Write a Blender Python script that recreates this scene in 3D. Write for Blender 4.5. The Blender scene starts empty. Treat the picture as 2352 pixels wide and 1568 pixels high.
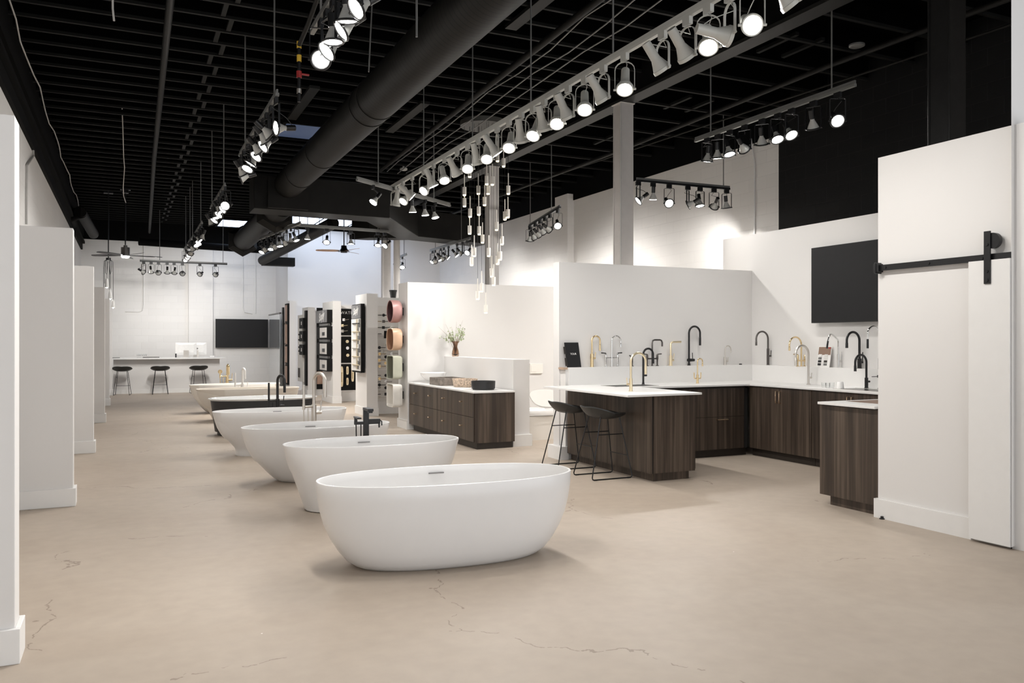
import bpy, bmesh, math, random
from mathutils import Vector, Matrix, Euler
random.seed(7)
PI = math.pi
SC = bpy.context.scene
COL = SC.collection

# ------------------------------------------------------------------ camera, world, exposure
F = 1888.0; H = 1.45
YAW = math.atan(886 / F); CA, SA = math.cos(YAW), math.sin(YAW)
cam_d = bpy.data.cameras.new('camera'); cam_d.sensor_width = 36.0; cam_d.lens = F / 2352 * 36.0
cam_d.clip_start = 0.05; cam_d.clip_end = 200
cam = bpy.data.objects.new('camera', cam_d); COL.objects.link(cam)
cam.location = (0, 0, H); cam.rotation_euler = (PI / 2, 0, -YAW)
SC.camera = cam
world = bpy.data.worlds.new('world'); SC.world = world; world.use_nodes = True
wn = world.node_tree.nodes['Background']
wn.inputs[0].default_value = (0.96, 0.975, 1.0, 1); wn.inputs[1].default_value = 1.95
SC.view_settings.view_transform = 'Standard'; SC.view_settings.look = 'None'
SC.view_settings.gamma = 1.0; SC.view_settings.use_curve_mapping = False
SC.view_settings.exposure = 0.12
SC.cycles.use_denoising = True
SC.cycles.max_bounces = 7; SC.cycles.diffuse_bounces = 4
SC.cycles.use_adaptive_sampling = True; SC.cycles.adaptive_threshold = 0.02
SC.cycles.sample_clamp_indirect = 6.0
SPOT_W = 56.0          # power of one lamp head

# measured points: a pixel of the photograph and one known coordinate give the point in the room
def ray(u, v=784.0):
    k = (u - 1176) / F
    return (SA + CA * k, CA - SA * k, (784.0 - v) / F)
def onZ(u, v, z=0.0):
    r = ray(u, v); t = (z - H) / r[2]; return (r[0] * t, r[1] * t)
def onX(u, v, X):
    r = ray(u, v); t = X / r[0]; return (r[1] * t, H + r[2] * t)
def onY(u, v, Y):
    r = ray(u, v); t = Y / r[1]; return (r[0] * t, H + r[2] * t)
def depth(x, y): return x * SA + y * CA

# ------------------------------------------------------------------ materials
MATS = {}
def mat(name, col, rough=0.5, metal=0.0, var=0.04, scale=12.0, bump=0.0, bscale=60.0, coat=0.0, spec=0.5):
    m = bpy.data.materials.new(name); m.use_nodes = True; nt = m.node_tree; N = nt.nodes; L = nt.links
    b = N['Principled BSDF']
    b.inputs['Roughness'].default_value = rough; b.inputs['Metallic'].default_value = metal
    b.inputs['Coat Weight'].default_value = coat; b.inputs['Specular IOR Level'].default_value = spec
    tc = N.new('ShaderNodeTexCoord'); no = N.new('ShaderNodeTexNoise'); no.inputs['Scale'].default_value = scale
    no.inputs['Detail'].default_value = 4
    L.new(tc.outputs['Object'], no.inputs['Vector'])
    r = N.new('ShaderNodeValToRGB')
    r.color_ramp.elements[0].position = 0.3; r.color_ramp.elements[1].position = 0.7
    r.color_ramp.elements[0].color = (*[max(0, c * (1 - var)) for c in col], 1)
    r.color_ramp.elements[1].color = (*[min(1, c * (1 + var)) for c in col], 1)
    L.new(no.outputs['Fac'], r.inputs['Fac']); L.new(r.outputs['Color'], b.inputs['Base Color'])
    if bump:
        n2 = N.new('ShaderNodeTexNoise'); n2.inputs['Scale'].default_value = bscale; n2.inputs['Detail'].default_value = 5
        L.new(tc.outputs['Object'], n2.inputs['Vector'])
        bp = N.new('ShaderNodeBump'); bp.inputs['Strength'].default_value = bump; bp.inputs['Distance'].default_value = 0.01
        L.new(n2.outputs['Fac'], bp.inputs['Height']); L.new(bp.outputs['Normal'], b.inputs['Normal'])
    MATS[name] = m; return m
def emit(name, col, s):
    m = bpy.data.materials.new(name); m.use_nodes = True; nt = m.node_tree
    b = nt.nodes['Principled BSDF']; b.inputs['Base Color'].default_value = (.8, .8, .8, 1)
    b.inputs['Emission Color'].default_value = (*col, 1); b.inputs['Emission Strength'].default_value = s
    MATS[name] = m; return m

WHITE = mat('wall_paint', (.69, .675, .66), .6, var=.012, scale=.6, bump=.03, bscale=220)
mat('trim_paint', (.74, .73, .715), .4, var=.01)
mat('tub_white', (.72, .71, .70), .28, var=.006, coat=.15)
mat('tub_gloss', (.88, .88, .87), .12, var=.005, coat=.5)
mat('tub_beige', (.74, .69, .62), .35, var=.01)
mat('tub_cream', (.80, .77, .72), .3, var=.01)
mat('tub_black', (.018, .018, .019), .45, var=.1)
mat('black_matte', (.012, .012, .013), .42, var=.15)
mat('black_metal', (.010, .010, .011), .35, metal=.2, var=.1)
mat('black_seat', (.016, .017, .017), .38, var=.1, bump=.05, bscale=300)
mat('black_paint', (.0032, .0032, .0032), .75, var=.2, spec=0.06)
mat('joist_paint', (.0085, .0085, .008), .6, var=.25, scale=5, spec=0.12)
mat('deck_paint', (.0012, .0012, .0012), .8, var=.3, spec=0.03)
mat('duct_paint', (.0095, .009, .008), .55, var=.2, scale=4, spec=0.14)
mat('beam_paint', (.014, .014, .013), .5, var=.15, scale=3, spec=0.2)
mat('grey_column', (.50, .475, .455), .55, var=.03)
mat('black_column', (.010, .010, .010), .5, var=.15, spec=0.15)
mat('lamp_white', (.46, .46, .43), .4, var=.02)
mat('bulb_glass', (.42, .42, .40), .25, var=.03)
mat('bulb_off', (.35, .35, .33), .15, var=.05)
mat('rod_grey', (.17, .17, .165), .4, metal=.3)
mat('cable_white', (.42, .41, .39), .5)
mat('track_grey', (.20, .20, .19), .4, metal=.4)
mat('quartz', (.73, .72, .705), .38, var=.008, scale=4)
mat('gold', (.80, .63, .38), .22, metal=1, var=.03)
mat('brass_satin', (.86, .74, .52), .36, metal=1, var=.03)
mat('chrome', (.78, .78, .78), .07, metal=1, var=.01)
mat('nickel', (.62, .59, .55), .38, metal=1, var=.03)
mat('gunmetal', (.13, .12, .115), .28, metal=1, var=.05)
mat('bronze_knob', (.72, .56, .40), .25, metal=1, var=.03)
mat('porcelain', (.86, .85, .84), .12, var=.01, coat=.4)
mat('screen', (.022, .022, .023), .42, var=.03, spec=0.12)
mat('bezel', (.006, .006, .006), .3)
mat('grey_board', (.17, .17, .175), .5, var=.03)
mat('pale_board', (.62, .60, .57), .5, var=.02)
mat('black_board', (.008, .008, .008), .6, var=.2, spec=0.15)
mat('pink_shaded', (.075, .032, .032), .45); mat('peach_shaded', (.30, .165, .10), .45); mat('sage_shaded', (.20, .20, .15), .45)  # basin linings: clay colours darkened to paint in the shade inside the bowls
mat('pink_clay', (.42, .235, .22), .35, var=.05)
mat('peach_clay', (.60, .40, .27), .35, var=.05)
mat('sage_clay', (.46, .46, .37), .35, var=.04)
mat('cream_clay', (.74, .71, .66), .35, var=.03)
mat('stone_grey', (.20, .17, .145), .55, var=.35, scale=18, bump=.2)
mat('fossil', (.55, .43, .33), .5, var=.45, scale=40, bump=.25)
mat('leaf', (.36, .42, .25), .5, var=.25, scale=30)
mat('twig', (.30, .22, .16), .6, var=.2)
mat('rust_wood', (.36, .23, .17), .5, var=.15, scale=9)
mat('fan_wood', (.46, .28, .17), .5, var=.1)
mat('canopy_grey', (.06, .06, .055), .5)
mat('lid_cream', (.45, .43, .40), .5, var=.01)
mat('yellow', (.62, .40, .04), .5); mat('red', (.30, .02, .02), .5)
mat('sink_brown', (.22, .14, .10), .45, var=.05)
mat('light_wood', (.40, .29, .21), .5, var=.1)
mat('white_plastic', (.75, .74, .72), .35)
emit('lamp_glow', (1.0, .975, .93), 26)
emit('pendant_glow', (1.0, .86, .55), 4)
emit('skylight_sky', (.42, .58, 1.0), .10)
emit('skylight_bright', (.66, .78, 1.0), 4.2)
for n_ in ('skylight_sky', 'skylight_bright'): MATS[n_].node_tree.nodes['Principled BSDF'].inputs['Base Color'].default_value = (.02, .02, .025, 1)
def glass(name, col, rough=.02):
    m = bpy.data.materials.new(name); m.use_nodes = True; b = m.node_tree.nodes['Principled BSDF']
    b.inputs['Base Color'].default_value = (*col, 1); b.inputs['Roughness'].default_value = rough
    b.inputs['Transmission Weight'].default_value = 1.0; b.inputs['IOR'].default_value = 1.45
    MATS[name] = m; return m
glass('clear_glass', (.96, .97, .97)); glass('smoke_glass', (.55, .40, .30), .05)

def block_mat(name, col, line, bump, spec=.5):
    m = bpy.data.materials.new(name); m.use_nodes = True; nt = m.node_tree; N = nt.nodes; L = nt.links
    b = N['Principled BSDF']; b.inputs['Roughness'].default_value = .6; b.inputs['Specular IOR Level'].default_value = spec
    g = N.new('ShaderNodeNewGeometry'); s = N.new('ShaderNodeSeparateXYZ'); L.new(g.outputs['Position'], s.inputs[0])
    a = N.new('ShaderNodeMath'); a.operation = 'ADD'; L.new(s.outputs['X'], a.inputs[0]); L.new(s.outputs['Y'], a.inputs[1])
    c = N.new('ShaderNodeCombineXYZ'); L.new(a.outputs[0], c.inputs['X']); L.new(s.outputs['Z'], c.inputs['Y'])
    br = N.new('ShaderNodeTexBrick'); L.new(c.outputs[0], br.inputs['Vector'])
    br.inputs['Scale'].default_value = 1; br.inputs['Brick Width'].default_value = .406; br.inputs['Row Height'].default_value = .203
    br.inputs['Mortar Size'].default_value = .004; br.inputs['Mortar Smooth'].default_value = .6
    br.inputs['Color1'].default_value = (*col, 1); br.inputs['Color2'].default_value = (*[x * .97 for x in col], 1)
    br.inputs['Mortar'].default_value = (*line, 1)
    L.new(br.outputs['Color'], b.inputs['Base Color'])
    bp = N.new('ShaderNodeBump'); bp.inputs['Strength'].default_value = bump; bp.inputs['Distance'].default_value = .006; bp.invert = True
    no = N.new('ShaderNodeTexNoise'); no.inputs['Scale'].default_value = 60; L.new(g.outputs['Position'], no.inputs['Vector'])
    mx = N.new('ShaderNodeMath'); mx.operation = 'MULTIPLY_ADD'; mx.inputs[1].default_value = .12
    L.new(no.outputs['Fac'], mx.inputs[0]); L.new(br.outputs['Fac'], mx.inputs[2])
    L.new(mx.outputs[0], bp.inputs['Height']); L.new(bp.outputs['Normal'], b.inputs['Normal'])
    MATS[name] = m
block_mat('block_white', (.74, .725, .705), (.69, .675, .655), .4)
block_mat('block_black', (.0042, .0042, .0042), (.013, .013, .013), 1.0, .25)

def wood_mat():
    m = bpy.data.materials.new('dark_wood'); m.use_nodes = True; nt = m.node_tree; N = nt.nodes; L = nt.links
    b = N['Principled BSDF']; b.inputs['Roughness'].default_value = .42
    g = N.new('ShaderNodeNewGeometry')
    mp = N.new('ShaderNodeMapping'); mp.inputs['Scale'].default_value = (38, 38, .9); L.new(g.outputs['Position'], mp.inputs[0])
    n1 = N.new('ShaderNodeTexNoise'); n1.inputs['Scale'].default_value = 1; n1.inputs['Detail'].default_value = 5; L.new(mp.outputs[0], n1.inputs['Vector'])
    mp2 = N.new('ShaderNodeMapping'); mp2.inputs['Scale'].default_value = (7, 7, .25); L.new(g.outputs['Position'], mp2.inputs[0])
    n2 = N.new('ShaderNodeTexNoise'); n2.inputs['Scale'].default_value = 1; n2.inputs['Detail'].default_value = 3; L.new(mp2.outputs[0], n2.inputs['Vector'])
    mx = N.new('ShaderNodeMath'); mx.operation = 'MULTIPLY_ADD'; mx.inputs[1].default_value = .55
    ml = N.new('ShaderNodeMath'); ml.operation = 'MULTIPLY'; ml.inputs[1].default_value = .45
    L.new(n2.outputs['Fac'], ml.inputs[0]); L.new(n1.outputs['Fac'], mx.inputs[0]); L.new(ml.outputs[0], mx.inputs[2])
    r = N.new('ShaderNodeValToRGB'); e = r.color_ramp.elements
    e[0].position = .38; e[0].color = (.029, .020, .0145, 1); e[1].position = .62; e[1].color = (.100, .074, .055, 1)
    x = r.color_ramp.elements.new(.5); x.color = (.052, .037, .027, 1)
    L.new(mx.outputs[0], r.inputs['Fac']); L.new(r.outputs['Color'], b.inputs['Base Color'])
    MATS['dark_wood'] = m
wood_mat()
mat('dark_toe', (.022, .016, .012), .5, var=.2)
mat('dark_gap', (.004, .003, .003), .8)

def floor_mat():
    m = bpy.data.materials.new('concrete_floor'); m.use_nodes = True; nt = m.node_tree; N = nt.nodes; L = nt.links
    b = N['Principled BSDF']
    g = N.new('ShaderNodeNewGeometry')
    def noise(sc, det, vec=None, dist=0):
        n = N.new('ShaderNodeTexNoise'); n.inputs['Scale'].default_value = sc; n.inputs['Detail'].default_value = det
        n.inputs['Distortion'].default_value = dist
        L.new(vec or g.outputs['Position'], n.inputs['Vector']); return n
    n1 = noise(.55, 6, None, .8)
    r = N.new('ShaderNodeValToRGB'); e = r.color_ramp.elements
    e[0].position = .32; e[0].color = (.355, .293, .236, 1); e[1].position = .68; e[1].color = (.405, .343, .283, 1)
    L.new(n1.outputs['Fac'], r.inputs['Fac'])
    n2 = noise(9, 8)
    mx = N.new('ShaderNodeMixRGB'); mx.blend_type = 'OVERLAY'; mx.inputs[0].default_value = .10
    L.new(r.outputs['Color'], mx.inputs[1]); L.new(n2.outputs['Fac'], mx.inputs[2])
    # hairline cracks: warped cell edges kept only in a few places
    w = noise(3.2, 6); va = N.new('ShaderNodeVectorMath'); va.operation = 'MULTIPLY_ADD'
    va.inputs[1].default_value = (.5, .5, 0); L.new(w.outputs['Color'], va.inputs[0]); L.new(g.outputs['Position'], va.inputs[2])
    vo = N.new('ShaderNodeTexVoronoi'); vo.feature = 'DISTANCE_TO_EDGE'; vo.inputs['Scale'].default_value = .42
    L.new(va.outputs[0], vo.inputs['Vector'])
    lt = N.new('ShaderNodeMath'); lt.operation = 'LESS_THAN'; lt.inputs[1].default_value = .0022; L.new(vo.outputs['Distance'], lt.inputs[0])
    n3 = noise(.75, 2); gt = N.new('ShaderNodeMath'); gt.operation = 'GREATER_THAN'; gt.inputs[1].default_value = .50; L.new(n3.outputs['Fac'], gt.inputs[0])
    n5 = noise(11, 2); gt2 = N.new('ShaderNodeMath'); gt2.operation = 'GREATER_THAN'; gt2.inputs[1].default_value = .47; L.new(n5.outputs['Fac'], gt2.inputs[0])
    mu = N.new('ShaderNodeMath'); mu.operation = 'MULTIPLY'; L.new(lt.outputs[0], mu.inputs[0]); L.new(gt.outputs[0], mu.inputs[1])
    mu2 = N.new('ShaderNodeMath'); mu2.operation = 'MULTIPLY'; L.new(mu.outputs[0], mu2.inputs[0]); L.new(gt2.outputs[0], mu2.inputs[1])
    mu3 = N.new('ShaderNodeMath'); mu3.operation = 'MULTIPLY'; mu3.inputs[1].default_value = .6; L.new(mu2.outputs[0], mu3.inputs[0])
    m2 = N.new('ShaderNodeMixRGB'); m2.inputs[2].default_value = (.16, .12, .09, 1); L.new(mu3.outputs[0], m2.inputs[0]); L.new(mx.outputs[0], m2.inputs[1])
    # white paint flecks
    vf = N.new('ShaderNodeTexVoronoi'); vf.inputs['Scale'].default_value = 2.2; L.new(g.outputs['Position'], vf.inputs['Vector'])
    lf = N.new('ShaderNodeMath'); lf.operation = 'LESS_THAN'; lf.inputs[1].default_value = .012; L.new(vf.outputs['Distance'], lf.inputs[0])
    m3 = N.new('ShaderNodeMixRGB'); m3.inputs[2].default_value = (.75, .72, .68, 1); L.new(lf.outputs[0], m3.inputs[0]); L.new(m2.outputs[0], m3.inputs[1])
    L.new(m3.outputs[0], b.inputs['Base Color'])
    n4 = noise(2.0, 4); mr = N.new('ShaderNodeMapRange'); mr.inputs['To Min'].default_value = .42; mr.inputs['To Max'].default_value = .58
    L.new(n4.outputs['Fac'], mr.inputs['Value']); L.new(mr.outputs[0], b.inputs['Roughness'])
    b.inputs['Specular IOR Level'].default_value = .25
    bp = N.new('ShaderNodeBump'); bp.inputs['Strength'].default_value = .05; bp.inputs['Distance'].default_value = .005
    L.new(n2.outputs['Fac'], bp.inputs['Height']); L.new(bp.outputs['Normal'], b.inputs['Normal'])
    MATS['concrete_floor'] = m
floor_mat()

def spiral_mat():
    m = MATS['duct_paint'].copy(); m.name = 'spiral_duct'; nt = m.node_tree; N = nt.nodes; L = nt.links; b = N['Principled BSDF']
    tc = N.new('ShaderNodeTexCoord'); s = N.new('ShaderNodeSeparateXYZ'); L.new(tc.outputs['Object'], s.inputs[0])
    a = N.new('ShaderNodeMath'); a.operation = 'ARCTAN2'; L.new(s.outputs['Z'], a.inputs[0]); L.new(s.outputs['X'], a.inputs[1])
    d = N.new('ShaderNodeMath'); d.operation = 'DIVIDE'; d.inputs[1].default_value = 2 * PI; L.new(a.outputs[0], d.inputs[0])
    y = N.new('ShaderNodeMath'); y.operation = 'MULTIPLY'; y.inputs[1].default_value = 13.0; L.new(s.outputs['Y'], y.inputs[0])
    ad = N.new('ShaderNodeMath'); ad.operation = 'ADD'; L.new(d.outputs[0], ad.inputs[0]); L.new(y.outputs[0], ad.inputs[1])
    fr = N.new('ShaderNodeMath'); fr.operation = 'FRACT'; L.new(ad.outputs[0], fr.inputs[0])
    lt = N.new('ShaderNodeMath'); lt.operation = 'LESS_THAN'; lt.inputs[1].default_value = .2; L.new(fr.outputs[0], lt.inputs[0])
    bp = N.new('ShaderNodeBump'); bp.invert = True; bp.inputs['Strength'].default_value = 1.0; bp.inputs['Distance'].default_value = .012
    L.new(lt.outputs[0], bp.inputs['Height']); L.new(bp.outputs['Normal'], b.inputs['Normal'])
    src = b.inputs['Base Color'].links[0].from_socket
    mx = N.new('ShaderNodeMixRGB'); mx.inputs[2].default_value = (.003, .003, .003, 1); L.new(lt.outputs[0], mx.inputs[0]); L.new(src, mx.inputs[1])
    L.new(mx.outputs[0], b.inputs['Base Color'])
    MATS['spiral_duct'] = m
spiral_mat()

# ------------------------------------------------------------------ mesh helpers
class MB:
    def __init__(s): s.v = []; s.f = []
    def add(s, vs, fs):
        o = len(s.v); s.v += [tuple(x) for x in vs]; s.f += [tuple(i + o for i in f) for f in fs]; return s
    def box(s, x0, x1, y0, y1, z0, z1):
        vs = [(x, y, z) for z in (z0, z1) for y in (y0, y1) for x in (x0, x1)]
        return s.add(vs, [(0, 2, 3, 1), (4, 5, 7, 6), (0, 1, 5, 4), (2, 6, 7, 3), (0, 4, 6, 2), (1, 3, 7, 5)])
    def cbox(s, c, sx, sy, sz): return s.box(c[0]-sx/2, c[0]+sx/2, c[1]-sy/2, c[1]+sy/2, c[2]-sz/2, c[2]+sz/2)
    def prism(s, poly, z0, z1):
        n = len(poly); vs = [(x, y, z0) for x, y in poly] + [(x, y, z1) for x, y in poly]
        return s.add(vs, [tuple(range(n - 1, -1, -1)), tuple(range(n, 2 * n))] + [(i, (i + 1) % n, n + (i + 1) % n, n + i) for i in range(n)])
    def tube(s, pts, r, seg=12, cap=True, closed=False):
        P = [Vector(p) for p in pts]; n = len(P)
        R = r if isinstance(r, (list, tuple)) else [r] * n
        up = None; vs = []
        for i in range(n):
            if closed: t = P[(i + 1) % n] - P[i - 1]
            else: t = P[min(i + 1, n - 1)] - P[max(i - 1, 0)]
            t.normalize()
            if up is None:
                a = Vector((0, 0, 1)) if abs(t.z) < .9 else Vector((1, 0, 0))
                up = t.cross(a).normalized()
            up = (up - t * up.dot(t)); up.normalize(); w = t.cross(up)
            for k in range(seg):
                a = 2 * PI * k / seg; vs.append(P[i] + (up * math.cos(a) + w * math.sin(a)) * R[i])
        fs = []; m = n if closed else n - 1
        for i in range(m):
            j = (i + 1) % n
            for k in range(seg): fs.append((i*seg+k, i*seg+(k+1) % seg, j*seg+(k+1) % seg, j*seg+k))
        if cap and not closed: fs += [tuple(range(seg - 1, -1, -1)), tuple((n - 1) * seg + k for k in range(seg))]
        return s.add(vs, fs)
    def cyl(s, p0, p1, r, r2=None, seg=20): return s.tube([p0, p1], [r, r if r2 is None else r2], seg)
    def lathe(s, prof, c=(0, 0, 0), seg=32, M=None):
        vs = []; fs = []; n = len(prof)
        for r, z in prof:
            for k in range(seg):
                a = 2 * PI * k / seg; p = Vector((r * math.cos(a), r * math.sin(a), z))
                if M is not None: p = M @ p
                vs.append(p + Vector(c))
        for i in range(n - 1):
            for k in range(seg): fs.append((i*seg+k, i*seg+(k+1) % seg, (i+1)*seg+(k+1) % seg, (i+1)*seg+k))
        fs.append(tuple(range(seg - 1, -1, -1))); fs.append(tuple((n-1)*seg+k for k in range(seg)))
        return s.add(vs, fs)
    def rings(s, rings, cap0=True, cap1=True):
        n = len(rings[0]); vs = [p for r in rings for p in r]; fs = []
        for i in range(len(rings) - 1):
            for k in range(n): fs.append((i*n+k, i*n+(k+1) % n, (i+1)*n+(k+1) % n, (i+1)*n+k))
        if cap0: fs.append(tuple(range(n - 1, -1, -1)))
        if cap1: fs.append(tuple((len(rings)-1)*n+k for k in range(n)))
        return s.add(vs, fs)
    def build(s, name, m, parent=None, loc=None, rz=0, smooth=True, bevel=0, rot=None):
        me = bpy.data.meshes.new(name); me.from_pydata(s.v, [], s.f); me.validate()
        bm = bmesh.new(); bm.from_mesh(me); bmesh.ops.recalc_face_normals(bm, faces=bm.faces); bm.to_mesh(me); bm.free()
        me.materials.append(MATS[m] if isinstance(m, str) else m)
        if smooth:
            me.polygons.foreach_set('use_smooth', [True] * len(me.polygons)); me.set_sharp_from_angle(angle=math.radians(38))
        o = bpy.data.objects.new(name, me); COL.objects.link(o)
        if parent is not None: o.parent = parent
        if loc is not None: o.location = loc
        if rot is not None: o.rotation_euler = rot
        elif rz: o.rotation_euler = (0, 0, rz)
        if bevel:
            b = o.modifiers.new('edge', 'BEVEL'); b.width = bevel; b.segments = 2; b.limit_method = 'ANGLE'; b.harden_normals = False
        return o
def tag(o, label, cat, group=None, kind=None):
    o['label'] = label; o['category'] = cat
    if group: o['group'] = group
    if kind: o['kind'] = kind
    return o
def thing(name, label, cat, loc=(0, 0, 0), rz=0, group=None):
    o = bpy.data.objects.new(name, None); COL.objects.link(o); o.location = loc; o.rotation_euler = (0, 0, rz)
    o.empty_display_size = .1
    return tag(o, label, cat, group)
def struct(name, mb, m, parent=None, **k):
    o = mb.build(name, m, parent, **k)
    if parent is None: o['kind'] = 'structure'
    return o
def copy_tree(o, parent=None):
    c = o.copy(); COL.objects.link(c); c.parent = parent
    for ch in list(o.children): copy_tree(ch, c)
    return c
def arc(c, r, a0, a1, n=14, ax=(1, 0, 0), az=(0, 0, 1)):
    c = Vector(c); ax = Vector(ax); az = Vector(az)
    return [c + ax * (r * math.cos(a0 + (a1 - a0) * i / n)) + az * (r * math.sin(a0 + (a1 - a0) * i / n)) for i in range(n + 1)]
def text(s, size, m, parent, loc, rot, ext=.0008, spacing=1.0):
    cu = bpy.data.curves.new('lettering', 'FONT'); cu.body = s; cu.size = size; cu.extrude = ext
    cu.align_x = 'CENTER'; cu.shear = .35 if s == 'Soply' else 0; cu.offset = .006 * size / .2 if s == 'Soply' else 0; cu.align_y = 'CENTER'; cu.space_character = spacing
    tmp = bpy.data.objects.new('tmp', cu); me = bpy.data.meshes.new_from_object(tmp); bpy.data.objects.remove(tmp)
    me.materials.clear(); me.materials.append(MATS[m]); me.name = 'lettering'
    o = bpy.data.objects.new('lettering', me); COL.objects.link(o)
    o.parent = parent; o.location = loc; o.rotation_euler = rot; return o
ORD = ['first', 'second', 'third', 'fourth', 'fifth', 'sixth', 'seventh', 'eighth', 'ninth', 'tenth', 'eleventh', 'twelfth',
       'thirteenth', 'fourteenth', 'fifteenth', 'sixteenth', 'seventeenth', 'eighteenth', 'nineteenth', 'twentieth',
       'twenty-first', 'twenty-second', 'twenty-third', 'twenty-fourth', 'twenty-fifth', 'twenty-sixth', 'twenty-seventh', 'twenty-eighth',
       'twenty-ninth', 'thirtieth', 'thirty-first', 'thirty-second', 'thirty-third']

# ------------------------------------------------------------------ setting
XL, XR, YB, YB2, ZJ = -1.2, 9.1, 27.0, 24.85, 4.98
ZD = 5.26
YF = -2.6
struct('floor', MB().box(XL - .3, XR + .3, YF, YB + .3, -.2, 0), 'concrete_floor', smooth=False)
# ceiling deck and joists
ceil = struct('ceiling', MB().box(XL - .3, XR + .3, YF, YB + .3, ZD, ZD + .15), 'deck_paint', smooth=False)
def joist(x0, x1, w):
    o = MB().box(x0, x1, -w, w, ZJ, ZJ + .034).box(x0, x1, -w * .45, w * .45, ZJ + .034, ZD).build('joist', 'joist_paint', ceil, smooth=False)
    o.data.materials.append(MATS['deck_paint'])  # web coloured darker than the flange, painting in shade between the joists
    for f in list(o.data.polygons)[6:]: f.material_index = 1
    return o
j = joist(XL, 6.12, .019)
ys = [2.2 + .428 * i for i in range(58)]
j.location = (0, ys[0], 0)
for y in ys[1:]:
    c = j.copy(); COL.objects.link(c); c.location = (0, y, 0)
j2 = joist(6.3, XR, .024)
j2.location = (0, 3.0, 0)
for i in range(1, 31):
    c = j2.copy(); COL.objects.link(c); c.location = (0, 3.0 + .72 * i, 0)
# bridging blocks between joists (dashed line in the photo)
bb = MB()
for i, y in enumerate(ys[:-1]):
    if y > 5: bb.box(.98 + (.05 if i % 2 else -.05), 1.03 + (.05 if i % 2 else -.05), y + .03, y + .398, ZJ + .01, ZJ + .05)
bb.build('bridging', 'joist_paint', ceil, smooth=False)
b3 = MB()
for y, x in ((7.2, 7.0), (7.2, 7.4), (9.7, 7.4), (9.7, 7.8), (12.1, 8.2), (12.1, 7.6)):
    b3.box(x, x + .05, y, y + .66, ZJ + .01, ZJ + .05)
b3.build('bridging', 'joist_paint', ceil, smooth=False)
# main girder
struct('beam', MB().box(6.10, 6.32, 2.0, YB2, 4.72, 4.76).box(6.19, 6.23, 2.0, YB2, 4.76, ZD), 'beam_paint', smooth=False)
struct('beam_web', MB().box(6.12, 6.19, 2.0, YB2, 4.765, ZD - .01), 'black_paint', smooth=False)
# left wall with black ledger band
struct('wall_left', MB().box(XL - .2, XL, YF, YB, 0, 4.13), 'block_white', smooth=False)
struct('trim_left', MB().box(XL - .2, XL + .05, YF, YB, 4.13, ZD).box(XL + .05, XL + .11, YF, YB, 4.30, 4.36).box(XL + .05, XL + .09, YF, YB, 4.52, 4.7), 'black_paint', smooth=False)
# back wall, black above
struct('wall_back', MB().box(XL - .2, XR + .2, YB, YB + .2, 0, 4.44).box(1.72, 2.42, YB - .12, YB, 0, 4.44), 'block_white', smooth=False)
struct('trim_back', MB().box(XL - .2, XR, YB - .02, YB + .2, 4.44, ZD), 'black_paint', smooth=False)
# return wall and the wall in the skylight's daylight
struct('wall_return', MB().box(4.33, 4.47, YB2 + .15, YB, 0, 4.79), WHITE, smooth=False)
struct('wall_rear', MB().box(4.33, XR, YB2, YB2 + .15, 0, 4.79), WHITE, smooth=False)
# right wall: white far part, black painted near part
struct('wall_right', MB().box(XR, XR + .2, 9.72, YB2, 0, 4.62).box(XR - .16, XR, onX(1309, 440, 9.0)[0], onX(1280, 440, 9.0)[0], 0, 4.76), 'block_white', smooth=False)
struct('wall_right_black', MB().box(XR, XR + .2, 2.0, 9.72, 0, ZD), 'block_black', smooth=False)
struct('trim_right', MB().box(XR - .02, XR + .2, 9.72, YB2, 4.62, ZD), 'black_paint', smooth=False)
# columns on the girder line
def column(x, y, z1, m, nm='column'):
    return struct(nm, MB().box(x - .10, x + .10, y - .105, y - .085, 0, z1).box(x - .10, x + .10, y + .085, y + .105, 0, z1).box(x - .09, x + .09, y - .09, y + .09, 0, z1)
                  .box(x - .12, x + .12, y - .12, y + .12, z1 - .012, z1), m, smooth=False, bevel=.006)
column(6.21, 9.62, 4.72, 'grey_column'); column(6.21, 14.12, 4.72, 'grey_column')
column(6.21, 4.68, 4.72, 'black_column'); 
cg = MB().box(6.0, 6.2, 20.6, 20.8, 0, 4.72).cyl((6.36, 20.6, 0), (6.36, 20.6, 4.7), .085).cyl((5.96, 20.5, 0), (5.96, 20.5, 4.7), .02)
struct('column', cg, 'grey_column')
# conduit on the near grey column
struct('conduit', MB().tube([(6.09, 9.50, 2.5), (6.09, 9.50, 4.3), (6.085, 9.49, 4.69)], .011), 'cable_white')

# ------------------------------------------------------------------ partitions
def base_ring(mb, x0, x1, y0, y1, h=.15, t=.014):
    mb.box(x0 - t, x1 + t, y0 - t, y0, 0, h).box(x0 - t, x1 + t, y1, y1 + t, 0, h).box(x0 - t, x0, y0, y1, 0, h).box(x1, x1 + t, y0, y1, 0, h)
    return mb
for i, (y, x, z) in enumerate([(4.31, -.455, 2.47), (8.21, -.425, 2.45), (12.0, -.385, 2.43), (16.42, -.35, 2.42), (20.7, -.345, 2.42), (24.65, -.34, 2.42)]):
    w = struct('wall_partition', MB().box(XL, x, y, y + .17, 0, z), WHITE, bevel=.004, smooth=False)
    base_ring(MB(), XL + .02, x, y, y + .17, .158, .022).build('baseboard', 'trim_paint', w, smooth=False, bevel=.003)
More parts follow.
